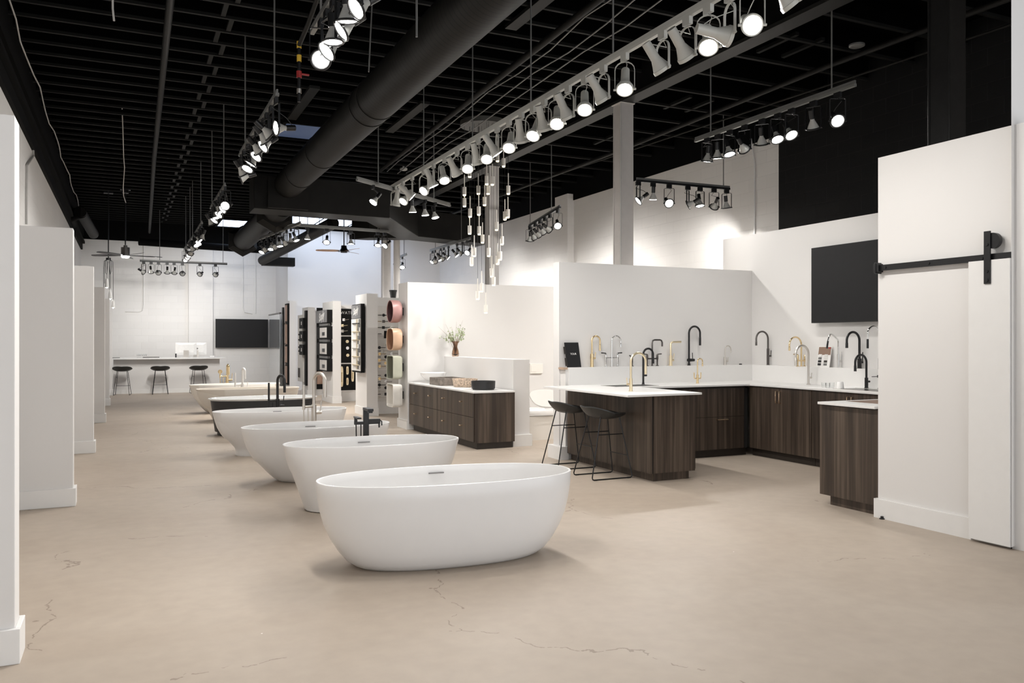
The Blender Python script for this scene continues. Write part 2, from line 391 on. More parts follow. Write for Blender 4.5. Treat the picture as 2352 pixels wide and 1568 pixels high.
# vanity display wall + pony wall
w = struct('wall_vanity', MB().box(4.20, 6.95, 13.0, 13.5, 0, 2.43), WHITE, smooth=False)
MB().box(4.18, 4.20, 13.0, 13.52, 0, .15).box(4.18, 4.30, 12.98, 13.0, 0, .15).box(4.84, 6.9, 12.98, 13.0, 0, .15).build('baseboard', 'trim_paint', w, smooth=False)
w = struct('wall_pony', MB().box(4.84, 5.09, 10.27, 13.0, 0, 1.20), WHITE, smooth=False)
MB().box(4.82, 5.115, 10.235, 10.27, 0, .16).box(5.09, 5.11, 10.27, 13.0, 0, .16).build('baseboard', 'trim_paint', w, smooth=False)
# kitchen walls with ledge
KY, KX, LZ = 9.0, 7.94, 1.13
w = struct('wall_kitchen', MB().box(4.87, KX, KY, KY + .15, 0, 2.44), WHITE, smooth=False)
MB().box(4.80, 4.92, KY - .16, KY + .17, 0, .16).build('baseboard', 'trim_paint', w, smooth=False)
struct('wall_ledge', MB().box(4.89, 7.83, 8.87, KY, 0, LZ).box(7.83, KX, 4.9, KY, 0, LZ), WHITE, smooth=False)
struct('trim_ledge', MB().box(4.86, 4.915, 8.86, KY, LZ - .025, LZ + .001), 'light_wood', smooth=False)
struct('trim_back_splash', MB().box(4.93, 7.82, 8.855, 8.87, .91, LZ).box(7.815, 7.83, 4.9, 8.87, .91, LZ), 'quartz', smooth=False)
struct('wall_screen', MB().box(KX, KX + .15, 4.0, 9.62, 0, 2.95), WHITE, smooth=False)
# barn door wall and pier
w = struct('wall_barn', MB().box(5.62, 5.76, 3.5, 4.86, 0, 2.965), WHITE, smooth=False)
MB().box(5.598, 5.62, 4.02, 4.86, 0, .155).box(5.598, 5.78, 4.86, 4.885, 0, .155).build('baseboard', 'trim_paint', w, smooth=False)
struct('wall_pier', MB().prism([(5.565, 3.695), (7.2, 4.12), (7.2, 4.4), (5.80, 3.85)], .02, ZD), WHITE, smooth=False)
struct('trim_pier', MB().prism([(5.60, 3.72), (7.2, 4.14), (7.2, 4.3), (5.80, 3.85)], 0, .02), 'black_paint', smooth=False)

# barn door and its rail
d = thing('barn_door', 'white sliding barn door slab hung on a black rail', 'door', (5.60, 3.86, 0))
MB().box(-.045, -.005, -.16, .15, .02, 2.03).build('slab', 'trim_paint', d, smooth=False, bevel=.002)
hg = MB().box(-.056, -.045, -.024, .024, 1.86, 2.235).build('hanger_strap', 'black_metal', d, smooth=False, bevel=.001)
for z in (1.885, 1.95, 2.14): MB().cyl((-.062, 0, z), (-.055, 0, z), .012, seg=14).build('bolt', 'black_metal', hg)
MB().cyl((-.044, -.03, 2.165), (-.012, -.03, 2.165), .056, seg=36).build('wheel', 'black_metal', d)
r = thing('door_rail', 'flat black steel barn door rail bolted to the white wall', 'rail', (5.60, 4.25, 2.05))
MB().box(-.028, -.018, -.55, .58, -.024, .024).build('bar', 'black_metal', r, smooth=False)
for y in (.50, .10, -.335): MB().cyl((-.034, y, 0), (.02, y, 0), .011, seg=12).build('bolt', 'black_metal', r)
MB().box(-.05, .01, .55, .60, -.034, .034).box(-.058, .015, .57, .585, -.045, .045).build('end_stop', 'black_metal', r, smooth=False, bevel=.004)
p = onZ(2030, 1191); MB_ = MB().lathe([(.022, 0), (.022, .006), (.012, .01), (.012, .022), (0.001, .024)], seg=16).build('door_stop', 'black_metal', loc=(p[0] - .02, p[1], 0))
tag(MB_, 'small black floor guide at the foot of the barn door wall', 'door guide')

# ------------------------------------------------------------------ televisions and skylights
def tv(name, label, cx, cy, cz, w_, h_, rz):
    t = thing(name, label, 'television', (cx, cy, cz), rz)
    MB().box(-w_/2, w_/2, 0, .05, -h_/2, h_/2).build('housing', 'bezel', t, smooth=False, bevel=.003)
    MB().box(-w_/2 + .008, w_/2 - .008, -.003, 0, -h_/2 + .014, h_/2 - .008).build('screen', 'screen', t, smooth=False)
    MB().box(-w_*.22, w_*.22, .05, .12, -h_*.2, h_*.2).build('wall_mount', 'black_paint', t, smooth=False)
    return t
x0, z1 = onY(495, 732, YB - .1); x1, z0 = onY(615.5, 798, YB - .1)
tv('television', 'black flat television on the back wall beyond the tubs', (x0+x1)/2, YB - .12, (z0+z1)/2, x1-x0, z1-z0, 0)
ya, za = onX(1866, 570, KX - .1); yb_, zb = onX(1866, 742, KX - .1)
tv('television', 'black flat television on the kitchen wall above the taps', KX - .12, (ya + 6.35)/2, (za+zb)/2, ya - 6.35, za - zb, -PI/2)

def skylight(label, x0, x1, y0, y1, z, m, mull=()):
    t = thing('skylight', label, 'skylight', ((x0+x1)/2, (y0+y1)/2, z), 0, None)
    a, b = (x1-x0)/2, (y1-y0)/2
    MB().box(-a-.06, -a, -b-.06, b+.06, -.03, .3).box(a, a+.06, -b-.06, b+.06, -.03, .2).box(-a, a, -b-.06, -b, -.03, .3).box(-a, a, b, b+.06, -.03, .3).build('frame', 'black_paint', t, smooth=False)
    MB().box(-a, a, -b, b, .0, .01).build('pane', m, t, smooth=False)
    for q in mull: MB().box(q-.012, q+.012, -b, b, -.02, 0).build('mullion', 'black_paint', t, smooth=False)
    return t
skylight('dim blue skylight in the black ceiling beside the spiral duct', 2.3, 3.5, 13.3, 14.3, 4.93, 'skylight_sky', (.1,))
skylight('small skylight seen left of the duct above the back wall', 2.47, 3.5, 24.6, 26.2, 4.93, 'skylight_bright')
skylight('wide skylight above the rear white wall beside the ceiling fan', 4.1, 7.4, 22.4, 24.6, 4.93, 'skylight_bright', (-.7, .3))

# ------------------------------------------------------------------ ductwork and pipes
dx, dz_ = 2.665, 4.30
d = thing('spiral_duct', 'large black spiral duct running back under the ceiling', 'duct', (dx, 0, dz_))
MB().cyl((0, 3.0, 0), (0, 15.215, 0), .25, seg=48).build('duct_run', 'spiral_duct', d)
for y in (9.4, 9.75, 12.4, 14.1):
    MB().tube([(0, y - .02, 0), (0, y + .02, 0)], .258, 48).build('collar', 'duct_paint', d)
sd = thing('duct_saddle', 'flat black saddle plate where the round duct meets the box duct', 'duct plate', (dx, 15.22, 4.1))
MB().box(-.36, .36, 0, .06, -.24, .32).build('plate', 'duct_paint', sd, smooth=False)
bd = MB().prism([(2.08, 15.3), (4.62, 15.42), (6.02, 17.85), (8.05, 18.5), (8.0, 19.2), (5.75, 18.5), (4.35, 16.1), (2.08, 15.98)], 3.84, 4.46).build('box_duct', 'duct_paint', smooth=False, bevel=.008)
tag(bd, 'long rectangular black box duct crossing above the aisle', 'duct')
rear = thing('rear_duct', 'round black duct with flared hexagonal collars behind the box duct', 'duct', (2.7, 0, 4.02))
MB().cyl((0, 16.02, .05), (0, 22.2, 0), .25, seg=40).build('duct_run', 'spiral_duct', rear)
def hexcollar(y, s=.40):
    m = MB(); a = []; b = []; c = []
    for k in range(6):
        t = PI / 6 + k * PI / 3; a.append((s*.74*math.cos(t), y - .10, s*.74*math.sin(t))); b.append((s*math.cos(t), y + .05, s*math.sin(t))); c.append((s*math.cos(t), y + .10, s*math.sin(t)))
    m.rings([a, b, c]); return m
for y in (16.9, 21.9): hexcollar(y).build('flared_collar', 'duct_paint', rear, smooth=False)
a = onZ(603, 598, 3.75); b = onZ(765, 512, 3.95)
sm = thing('branch_duct', 'slim round black duct slanting down towards the back wall', 'duct', (0, 0, 0))
MB().tube([(a[0], a[1], 3.75), ((a[0]+b[0])/2, (a[1]+b[1])/2, 3.85), (b[0], b[1], 3.95)], .13, 28).build('duct_run', 'spiral_duct', sm)
for q_ in (.15, .85): MB().cyl((a[0] + (b[0]-a[0])*q_, a[1] + (b[1]-a[1])*q_, 3.85), (a[0] + (b[0]-a[0])*q_, a[1] + (b[1]-a[1])*q_, ZD), .008).build('hanger_rod', 'rod_grey', sm)
MB().box(a[0], a[0] + .9, a[1] - .05, a[1] + .25, 3.62, 3.86).build('register_box', 'duct_paint', sm, smooth=False)
rb = MB().prism([(5.0, 19.9), (5.4, 19.9), (7.3, 18.9), (7.3, 18.6), (5.3, 19.4)], 3.95, 4.45).build('box_duct', 'duct_paint', smooth=False)
tag(rb, 'short dark box duct hanging behind the wood-bladed fan', 'duct')
# pipes
def pipe(name, label, pts, r, m='duct_paint', cat='pipe'):
    return tag(MB().tube(pts, r, 12).build(name, m), label, cat)
pipe('sprinkler_pipe', 'thick grey pipe running back over the left aisle', [(.36, 6.0, 4.72), (.45, 16, 4.72), (.62, 26.6, 4.68)], .038)
for y in (10, 13.5, 17.5, 21.8, 25): pass
a = onZ(319, 555, 4.15); b = onZ(629, 576, 4.15)
pipe('drain_pipe', 'fat black pipe running across the top of the back wall', [(a[0], a[1], 4.15), (b[0], b[1], 4.15)], .10, 'black_paint')
pipe('sprinkler_pipe', 'black pipe running along the ceiling beside the spiral duct', [(onZ(1252, 75, 4.7)[0], 4.5, 4.7), (onZ(830, 420, 4.7)[0], 15.2, 4.7)], .04)
for k, (du, lab) in enumerate(((0, 'thin wavy white cable strung beside the ceiling pipe'), (.22, 'second thin cable looping between joists by the ceiling pipe'), (.42, 'third thin cable sagging beneath the joists by the pipe'))):
    xa_, xb_ = onZ(1252, 75, 4.7)[0] + .14 + du, onZ(830, 420, 4.7)[0] + .14 + du
    pts = [(xa_ + (xb_ - xa_) * i / 12 + .03 * math.sin(i * 1.7 + k), 4.5 + i * .9, 4.74 - .05 * abs(math.sin(i * 1.1 + k))) for i in range(13)]
    pipe('ceiling_cable', lab, pts, .008, 'rod_grey', 'cable')
a = onZ(1452, 334, 4.66); b = onZ(1900, 152, 4.66)
pipe('sprinkler_pipe', 'grey sprinkler pipe crossing the ceiling bay above the kitchen', [(b[0] + .15, 3.2, 4.66), (b[0], b[1], 4.66), (a[0], a[1], 4.66), (a[0] - .1, 20, 4.66)], .032)
a = onZ(1780, 330, 4.7)
pipe('conduit_pipe', 'thin conduit slanting across the black ceiling above the kitchen', [(8.3, 4.3, 4.7), (8.0, 9.2, 4.72), (7.6, 14, 4.7)], .015)
a = onZ(205, 490, 4.25)
lp = thing('elbow_duct', 'black elbow duct coming out of the left wall band', 'duct', (0, 0, 0))
q0 = onZ(215, 551, 4.0); q1 = onZ(185, 482, 4.45)
MB().tube([(XL + .02, q1[1] + 1.2, 4.3), (q1[0] - .25, q1[1] + .5, 4.35), (q1[0], q1[1], 4.40)], .14, 20).build('elbow', 'black_paint', lp)
MB().tube([(q1[0], q1[1], 4.40), (q0[0], q0[1], 4.15)], .12, 20).build('duct_run', 'duct_paint', lp)
# white cables on the left
cz = [(XL + .17 + .02 * math.sin(i * 1.3), 8.5 + i * .62, 4.74 - .03 * (i % 2)) for i in range(28)]
pipe('ceiling_cable', 'long white cable stapled along the left edge of the ceiling', cz, .009, 'cable_white', 'cable')
a = onY(280, 238, 14.0)
pts = []
for i, (u, v) in enumerate([(280, 238), (282, 290), (284, 360), (286, 385), (283, 430), (284, 450), (289, 465)]):
    Y = 14.0 + i * .75; x, z = onY(u, v, Y); pts.append((x, Y, z))
pipe('ceiling_cable', 'white cable hanging from the ceiling above the black fan', pts, .008, 'cable_white', 'cable')
pts = []
for i, (u, v) in enumerate([(76, 335), (77, 358), (62, 380), (61, 440), (61, 515)]):
    y, z = onX(u, v, XL + .02); pts.append((XL + .02, y, z))
pipe('wall_conduit', 'white conduit bending down the left wall between partitions', pts, .014, 'cable_white', 'conduit')
x, z = onY(258, 0, 6.5); 
pipe('ceiling_cable', 'short grey cable end dangling near the top left joists', [(onY(257, -6, 6.5)[0], 6.5, 4.8), (onY(259, 20, 6.5)[0], 6.5, onY(259, 20, 6.5)[1]), (onY(262, 48, 6.5)[0], 6.5, onY(262, 48, 6.5)[1])], .007, 'cable_white', 'cable')
pipe('hanging_rod', 'short grey rod end hanging in front of the spiral duct', [(onY(957, 0, 6.0)[0], 6.0, ZD), (onY(957, 0, 6.0)[0], 6.0, onY(957, 85, 6.0)[1])], .009, 'rod_grey', 'rod')
pipe('hanging_rod', 'long thin black rod hanging left of the spiral duct', [(onY(862, 0, 7.6)[0], 7.6, ZD), (onY(847, 165, 7.6)[0], 7.6, onY(847, 165, 7.6)[1])], .007, 'rod_grey', 'rod')
# back wall conduits
def backcond(label, pts):
    pipe('wall_conduit', label, [(onY(u, v, YB - .02)[0], YB - .02, onY(u, v, YB - .02)[1]) for u, v in pts], .013, 'trim_paint', 'conduit')
backcond('white conduit bent left down the back wall behind the desk', [(330, 560), (330, 700), (327, 713), (320, 716), (288, 715)])
backcond('white conduit bent right beside the television', [(558, 572), (558, 705), (562, 717), (580, 720)])
backcond('straight white conduit dropping to the top of the television', [(587, 572), (587, 720)])
y, z = onX(1733, 330, XR - .02)
pipe('wall_conduit', 'pair of white conduits down the far white block wall', [(XR - .03, onX(1728, 330, XR)[0], 4.7), (XR - .03, onX(1736, 400, XR)[0], 4.3), (XR - .03, onX(1736, 545, XR)[0], 2.8)], .014, 'trim_paint', 'conduit')
# gas pipe with valve
g = thing('gas_pipe', 'black gas pipe with yellow tape and a red valve hanging down', 'pipe', (onY(687, 784, 7.6)[0], 7.6, 0))
gz = lambda v: H + (784 - v) * depth(1.45, 7.6) / F
MB().cyl((0, 0, gz(235)), (0, 0, gz(105)), .016).build('drop', 'black_metal', g)
MB().tube([(0, 0, gz(105)), (0, -.4, gz(105) + .05), (0, -3.0, 4.72)], .02).build('run', 'duct_paint', g)
for v in (135, 104): MB().cyl((0, 0, gz(v) - .03), (0, 0, gz(v) + .03), .021).build('yellow_tape', 'yellow', g)
MB().cyl((0, 0, gz(215)), (0, 0, gz(205)), .022).build('coupling', 'nickel', g)
MB().cyl((0, 0, gz(172) - .03), (0, 0, gz(172) + .03), .024).box(0, .09, -.01, .01, gz(172), gz(172) + .012).build('valve', 'red', g)
# unlit strip battens on the ceiling
for (u0, v0, u1, v1, lab) in ((725, 200, 668, 272, 'grey ceiling batten left of the spiral duct'), (975, 235, 896, 302, 'grey ceiling batten right of the spiral duct'),
                              (1262, -8, 1172, 64, 'grey ceiling batten near the top of the view'), (1275, 205, 1225, 240, 'grey ceiling batten above the round canopy')):
    a = onZ(u0, v0, 4.96); b = onZ(u1, v1, 4.96); x = (a[0] + b[0]) / 2
    tag(MB().box(x - .07, x + .07, min(a[1], b[1]), max(a[1], b[1]), 4.94, 4.98).build('ceiling_batten', 'beam_paint', smooth=False), lab, 'batten')
p = onZ(927, 391, 4.94); o = MB().lathe([(.02, .28), (.02, 0), (.075, 0), (.075, -.03), (.05, -.045), (.001, -.046)], seg=24).build('smoke_detector', 'lamp_white', loc=(p[0], p[1], 4.98))
tag(o, 'round white smoke detector on the black ceiling', 'smoke detector')
p = onZ(1968, 108, 4.95); o = MB().lathe([(.09, 0), (.09, -.02), (.07, -.03), (.001, -.03)], seg=24).build('ceiling_speaker', 'rod_grey', loc=(p[0], p[1], 4.98))
tag(o, 'small round grey fitting on the ceiling above the black wall', 'speaker')

# ------------------------------------------------------------------ track lighting
PARPROF = [(.020, -.125), (.022, -.085), (.045, -.04), (.060, -.008), (.061, 0)]
def aimM(v):
    v = Vector(v).normalized(); return v.to_track_quat('Z', 'Y').to_matrix()
HEADS = {}
def head_proto(kind, lit):
    """parts in a frame where +Z is the aim and the origin is the ring centre"""
    key = (kind, lit)
    if key in HEADS: return HEADS[key]
    d = {}
    met = 'lamp_white' if kind == 'white' else 'black_metal'
    if kind == 'white':
        d['housing'] = (MB().lathe([(.034, -.235), (.036, -.11), (.036, -.10), (.052, -.055), (.066, -.022), (.070, -.02), (.070, .006), (.062, .006), (.062, .0)], seg=28), met)
        d['lens'] = (MB().lathe([(.060, -.003), (.055, .002), (.001, .004)], seg=28), 'lamp_glow' if lit else 'bulb_off')
    else:
        if kind == 'gimbal': d['ring'] = (MB().tube(arc((0, 0, 0), .069, 0, 2 * PI, 27, (1, 0, 0), (0, 1, 0))[:-1], .008, 8, closed=True), met)
        d['bulb'] = (MB().lathe([(.021, -.115), (.023, -.085), (.046, -.038), (.060, -.006), (.060, .0)], seg=24), 'bulb_glass')
        d['socket'] = (MB().lathe([(.026, -.19), (.028, -.188), (.028, -.10), (.024, -.098)], seg=18), met)
        d['lens'] = (MB().lathe([(.058, 0), (.05, .004), (.001, .006)], seg=24), 'lamp_glow' if lit else 'bulb_off')
    HEADS[key] = {k: [mb, m, None] for k, (mb, m) in d.items()}
    return HEADS[key]
NLIGHT = [0]
spot_data = None
def spot(loc, aim, w=1.0, angle=112):
    global spot_data
    l = bpy.data.lights.new('lamp_light', 'SPOT'); l.energy = SPOT_W * w; l.color = (1.0, .97, .93)
    l.spot_size = math.radians(angle); l.spot_blend = 1.0; l.shadow_soft_size = .055
    o = bpy.data.objects.new('lamp_light', l); COL.objects.link(o)
    o.location = loc; o.rotation_euler = (-Vector(aim)).to_track_quat('Z', 'Y').to_euler()
    NLIGHT[0] += 1
    return o
def head(kind, x, y, z, aim, lit, label, group, drop=.23, w=1.0, light=True, axis='Y'):
    aim = Vector(aim).normalized()
    t = thing('track_spotlight', label, 'spotlight', (x, y, z), 0, group)
    met = 'lamp_white' if kind == 'white' else 'black_metal'
    # adapter
    if axis == 'Y': MB().box(-.016, .016, -.04, .04, -.055, 0).build('adapter', met, t, smooth=False)
    else: MB().box(-.04, .04, -.016, .016, -.055, 0).build('adapter', met, t, smooth=False)
    h = Vector((aim.x, aim.y, 0)); h = h.normalized() if h.length > .05 else Vector((1, 0, 0))
    s = Vector((-h.y, h.x, 0))
    c = Vector((0, 0, -.055 - drop))
    if kind in ('white', 'gimbal'):
        R = .078; zt = -.06
        if kind == 'white':
            pts = [c + s * R, Vector((0, 0, zt - .07)) + s * R] + [Vector((0, 0, zt - .07)) + s * (R * math.cos(a)) + Vector((0, 0, .065 * math.sin(a))) for a in [PI*i/8 for i in range(1, 8)]] + [Vector((0, 0, zt - .07)) - s * R, c - s * R]
        else: pts = [c + s * R, Vector((0, 0, zt - .01)) + s * R, Vector((0, 0, zt)) + s * (R - .01), Vector((0, 0, zt)) - s * (R - .01), Vector((0, 0, zt - .01)) - s * R, c - s * R]
        # flat strap yoke: strip of thin boxes
        mb = MB(); wv = h * .009; tv_ = .0028
        rings = []
        for i, p in enumerate(pts):
            p = Vector(p); tn = (Vector(pts[min(i+1, len(pts)-1)]) - Vector(pts[max(i-1, 0)])).normalized(); nn = tn.cross(h).normalized() * tv_
            rings.append([p + wv + nn, p + wv - nn, p - wv - nn, p - wv + nn])
        mb.rings(rings); mb.build('yoke', met, t)
        
        for sg in (1, -1): MB().cyl(c + s * (sg * (R + .012)), c + s * (sg * (R - .012)), .009, seg=10).build('pivot', met, t)
    else:
        c = Vector((0, 0, -.055 - .19)); a0 = c - aim * .19
        MB().tube([(0, 0, -.05), (a0 * .5 + Vector((0, 0, -.03))), a0 + aim * .02], .010, 8).build('swivel_arm', met, t)
    pr = head_proto(kind, lit); M = aimM(aim)
    for k, rec in pr.items():
        if rec[2] is None:
            o = rec[0].build(k, rec[1], t); rec[2] = o
        else:
            o = rec[2].copy(); COL.objects.link(o); o.parent = t
        o.location = c; o.rotation_euler = M.to_euler()
    if kind in ('white', 'gimbal'):
        b = c - aim * (.235 if kind == 'white' else .19)
        mid = Vector((0, 0, -.10)) + h * .05 + s * .02
        MB().tube([Vector((0, 0, -.055)), mid, (mid + b) / 2 - h * .03, b + aim * .01], .0035, 6).build('cord', met, t)
    if abs(aim.z) < .2: w *= .35
    if kind == 'white' and y > 9 and aim.x > .2: w *= .5
    if lit and light:
        l = spot(c + aim * .03, aim, w); l.parent = t
    return t
def track(label, p0, p1, m, rods=(), w=.018, rodm='rod_grey', zt=ZD + .005):
    t = thing('lighting_track', label, 'lighting track', (0, 0, 0))
    a = Vector(p0); b = Vector(p1); d_ = (b - a).normalized(); s = Vector((-d_.y, d_.x, 0)) * w
    r = []
    for p in (a, b): r.append([p + s + Vector((0, 0, .03)), p - s + Vector((0, 0, .03)), p - s, p + s])
    MB().rings(r).build('rail', m, t, smooth=False, bevel=.002)
    s2 = s * .45; r = []
    for p in (a, b): r.append([p + s2 + Vector((0, 0, .062)), p - s2 + Vector((0, 0, .062)), p - s2 + Vector((0, 0, .03)), p + s2 + Vector((0, 0, .03))])
    MB().rings(r).build('conduit_strut', rodm if m != 'lamp_white' else m, t, smooth=False)
    for f in rods:
        p = a.lerp(b, f); MB().cyl((p.x, p.y, p.z + .05), (p.x, p.y, zt), .008, seg=8).build('hanger_rod', rodm, t)
    return t
TZ = 3.75
def heads_on(xfun, lst, kind, fmt, group, axis='Y', drop=.23, w=1.0, z=TZ, nl=1):
    for i, (u, aim, lit) in enumerate(lst):
        x, y = xfun(u)
        cv = Vector((-x, -y, H - z)).normalized(); look = ('face glowing' if Vector(aim).normalized().dot(cv) > .12 else 'turned away')
        k = kind
        if isinstance(lit, str): k, lit = lit, True
        lit = True   # the ones that look dark face away from the view
        head(k, x, y, z, aim, bool(lit), fmt % (ORD[i], look), group, drop, w, light=(i % nl == 0), axis=axis)
# the long white track
MX = 3.61
track('long white lighting track hung on grey rods over the tubs', (MX, 1.2, TZ), (MX + .02, 12.05, TZ), 'lamp_white', (.10, .27, .42, .56, .7, .86))
A = (-.50, -.30, -.80); B = (.66, -.1, -.72); Cc = (-.62, -.45, -.62); D = (.25, .3, -.9)
lst = [(1900, A, 1), (1820, B, 1), (1728, (-.42, -.78, -.50), 1), (1676, (.93, -.25, -.16), 1), (1627, (-.35, -.5, -.78), 1), (1579, (.66, .1, -.72), 1), (1522, (.62, .0, -.75), 1), (1435, (-.32, -.45, -.82), 1),
       (1386, (.60, .05, -.78), 1), (1343, (-.30, -.52, -.78), 1), (1305, (.5, .1, -.8), 1), (1279, (-.30, -.52, -.76), 1), (1250, (.38, .25, -.88), 1), (1224, (-.45, -.4, -.76), 1),
       (1197.6, (.32, .35, -.88), 1), (1169, (-.35, -.5, -.76), 1), (1142, (.55, -.15, -.8), 1), (1118, (-.25, -.55, -.76), 1), (1098, (.35, .25, -.86), 1), (1074, (-.25, -.55, -.76), 1),
       (1050, (.6, .3, -.75), 1), (1021, (-.05, -.55, -.8), 1), (996, (.4, -.1, -.9), 1), (973, (-.72, -.35, -.6), 1), (947, (.7, -.2, -.62), 1), (926, (-.6, -.3, -.7), 1), (908, (-.1, .25, -.95), 1)]
heads_on(lambda u: (MX, onX(u, 784, MX)[0]), lst, 'white', 'white gimbal spotlight, %s from the near end of the white track, %s', 'white spotlights on the long white track', w=1.0, nl=1)
# left black tracks
LX = 1.28
def lx(dx_=0): return lambda u: (LX + dx_, onX(u, 784, LX + dx_)[0])
track('nearest black lighting track over the left aisle, partly out of view', (LX - .02, 3.0, TZ), (LX - .02, onX(722, 784, LX)[0], TZ), 'track_grey', (.5, .9))
heads_on(lx(-.02), [(905, A, 1), (860, (.1, .1, -.99), 1), (818, (-.78, -.15, -.6), 1), (798, (.1, .15, -.98), 1), (783, (-.78, .05, -.62), 1), (765, (.05, .0, -.99), 1), (750, (-.72, -.15, -.68), 1), (737, (-.3, -.85, -.42), 1)],
         'gimbal', 'black spotlight, %s from the near end of the nearest aisle track, %s', 'spotlights on the nearest aisle track', w=1.1)
track('second black lighting track back over the left aisle', (LX, onX(637, 784, LX)[0], TZ), (LX, onX(551, 784, LX)[0], TZ), 'track_grey', (.06, .82))
heads_on(lx(), [(634, (-.95, -.2, -.15), 1), (622, (.75, .1, -.6), 1), (612, (.6, .2, -.7), 1), (604, (-.75, -.2, -.6), 1), (596, (.65, .3, -.65), 1), (588, (-.6, -.3, -.7), 1), (576, (-.5, .1, -.85), 1), (568, (-.4, -.3, -.8), 1), (560, (.55, .3, -.75), 1), (553, (-.85, .2, -.3), 0)],
         'gimbal', 'black spotlight, %s from the near end of the second aisle track, %s', 'spotlights on the second aisle track', w=1.15)
track('third black lighting track over the left aisle', (LX + .05, onX(517, 784, LX + .05)[0], TZ), (LX + .05, onX(484, 784, LX + .05)[0], TZ), 'track_grey', (.08, .9))
heads_on(lx(.05), [(517, (-.25, -.8, -.4), 1), (511, (-.7, -.3, -.55), 1), (507, (.5, -.2, -.8), 1), (502, (-.6, -.3, -.7), 1), (497, (.2, -.2, -.95), 1), (492, (-.5, -.2, -.8), 1), (487, (.5, .3, -.8), 1)],
         'gimbal', 'black spotlight, %s from the near end of the third aisle track, %s', 'spotlights on the third aisle track', w=1.2)
track('fourth black lighting track over the left aisle', (LX + .06, onX(464, 784, LX + .06)[0], TZ), (LX + .06, onX(440, 784, LX + .06)[0], TZ), 'track_grey', (.1, .9))
heads_on(lx(.06), [(463, (-.3, .2, -.9), 1), (460, (.6, -.2, -.7), 1), (456, (-.5, -.4, -.7), 1), (452, (.3, -.5, -.8), 1), (448, (-.5, .3, -.75), 1), (444, (.5, .3, -.7), 1)],
         'gimbal', 'black spotlight, %s from the near end of the fourth aisle track, %s', 'spotlights on the fourth aisle track', w=1.3)
track('farthest black lighting track over the left aisle', (LX + .05, onX(438, 784, LX + .05)[0], TZ), (LX + .05, onX(424, 784, LX + .05)[0], TZ), 'track_grey', (.1, .8))
heads_on(lx(.05), [(437, (-.2, .8, -.50), 1), (434, (.35, .8, -.48), 1), (430, (-.1, .8, -.55), 1), (426, (.2, .8, -.5), 1)],
         'gimbal', 'black spotlight, %s from the near end of the farthest aisle track, %s', 'spotlights on the farthest aisle track', w=2.4)
# back cross track
BYT = 24.3; BZ = 3.60
def by(u): return (onY(u, 784, BYT)[0], BYT)
track('black lighting track running crosswise before the back wall', (by(321)[0], BYT, BZ), (by(522)[0], BYT, BZ), 'black_metal', (.22, .95))
heads_on(by, [(330, (.7, .6, -.4), 0), (347, (.1, .5, -.8), 1), (364, (.2, .95, -.2), 0), (384, (0, .5, -.85), 1), (400, (-.1, .6, -.8), 1), (419, (0, .97, -.2), 0), (459, (-.3, .93, -.2), 0), (495, (-.15, .96, -.2), 0)],
         'gimbal', 'black spotlight, %s from left on the cross track before the back wall, %s', 'spotlights on the rear cross track', axis='X', z=BZ, w=.45)
for xx in (-.1, .9, 2.0, 3.0):
    pass
# short black track joined to the white one
P0 = Vector((2.90, 11.25, 3.68)); P1 = Vector((4.85, 12.75, 3.68))
track('short grey lighting track set askew at the end of the white track', P0, P1, 'track_grey', (.2, .8), w=.02)
def lerpu(Pa, Pb, _=0):
    uof = lambda p: 1176 + F * (p.x * CA - p.y * SA) / depth(p.x, p.y)
    rising = uof(Pb) > uof(Pa)
    def f(u):
        lo, hi = -.2, 1.2
        for _i in range(40):
            m_ = (lo + hi) / 2
            if (uof(Pa.lerp(Pb, m_)) < u) == rising: lo = m_
            else: hi = m_
        p = Pa.lerp(Pb, lo); return (p.x, p.y)
    return f
heads_on(lerpu(P0, P1, 0), [(857, (-.6, -.2, -.75), 1), (948, (.1, .1, -.99), 1), (977, (.1, .0, -.99), 1), (1000, (.15, -.2, -.95), 1)], 'bulb',
         'small black spotlight, %s from left on the short askew track, %s', 'spotlights on the short askew track', w=1.0, z=3.68)
# right tracks
RX = 6.47; RZ = 3.95
y0_, y1_ = onX(1965, 784, RX)[0], onX(1597, 784, RX)[0]
track('black lighting track hanging in front of the black block wall', (RX, y0_, RZ), (RX, y1_, RZ), 'track_grey', (.12, .88))
heads_on(lambda u: (RX, onX(u, 784, RX)[0]), [(1924, (-.35, -.72, -.58), 1), (1868, (.35, .2, -.9), 0), (1818, (-.1, -.6, -.78), 1), (1786, (-.15, -.45, -.86), 1), (1750, (.3, .25, -.92), 0), (1710, (.75, .3, -.6), 0), (1676, (0, -.3, -.95), 1), (1648, (.1, .1, -.98), 1), (1624, (0, .2, -.98), 0)],
         'gimbal', 'black spotlight, %s from the near end of the track before the black wall, %s', 'spotlights on the track before the black wall', z=RZ, w=.42)
Pa = Vector((6.85, 10.25, 3.82)); Pb = Vector((8.55, 10.2, 3.82))
track('black lighting track right of the grey column over the kitchen', Pa, Pb, 'black_metal', (.93,))
heads_on(lerpu(Pa, Pb, 0), [(1466, (-.75, .2, -.6), 0), (1500, (.1, .2, -.95), 'bulb'), (1537, (-.25, -.8, -.5), 1), (1580, (-.6, .7, -.4), 0), (1608, (0, -.2, -.97), 1), (1640, (.2, .7, -.55), 0), (1669, (.2, .1, -.97), 0)],
         'gimbal', 'black spotlight, %s from left on the track right of the grey column, %s', 'spotlights on the track right of the column', axis='X', z=3.82, w=4)
Pa = Vector((7.35, 14.86, TZ)); Pb = Vector((6.78, 12.49, TZ))
track('short black lighting track slanting in front of the right white wall', Pa, Pb, 'black_metal', (.05, .75))
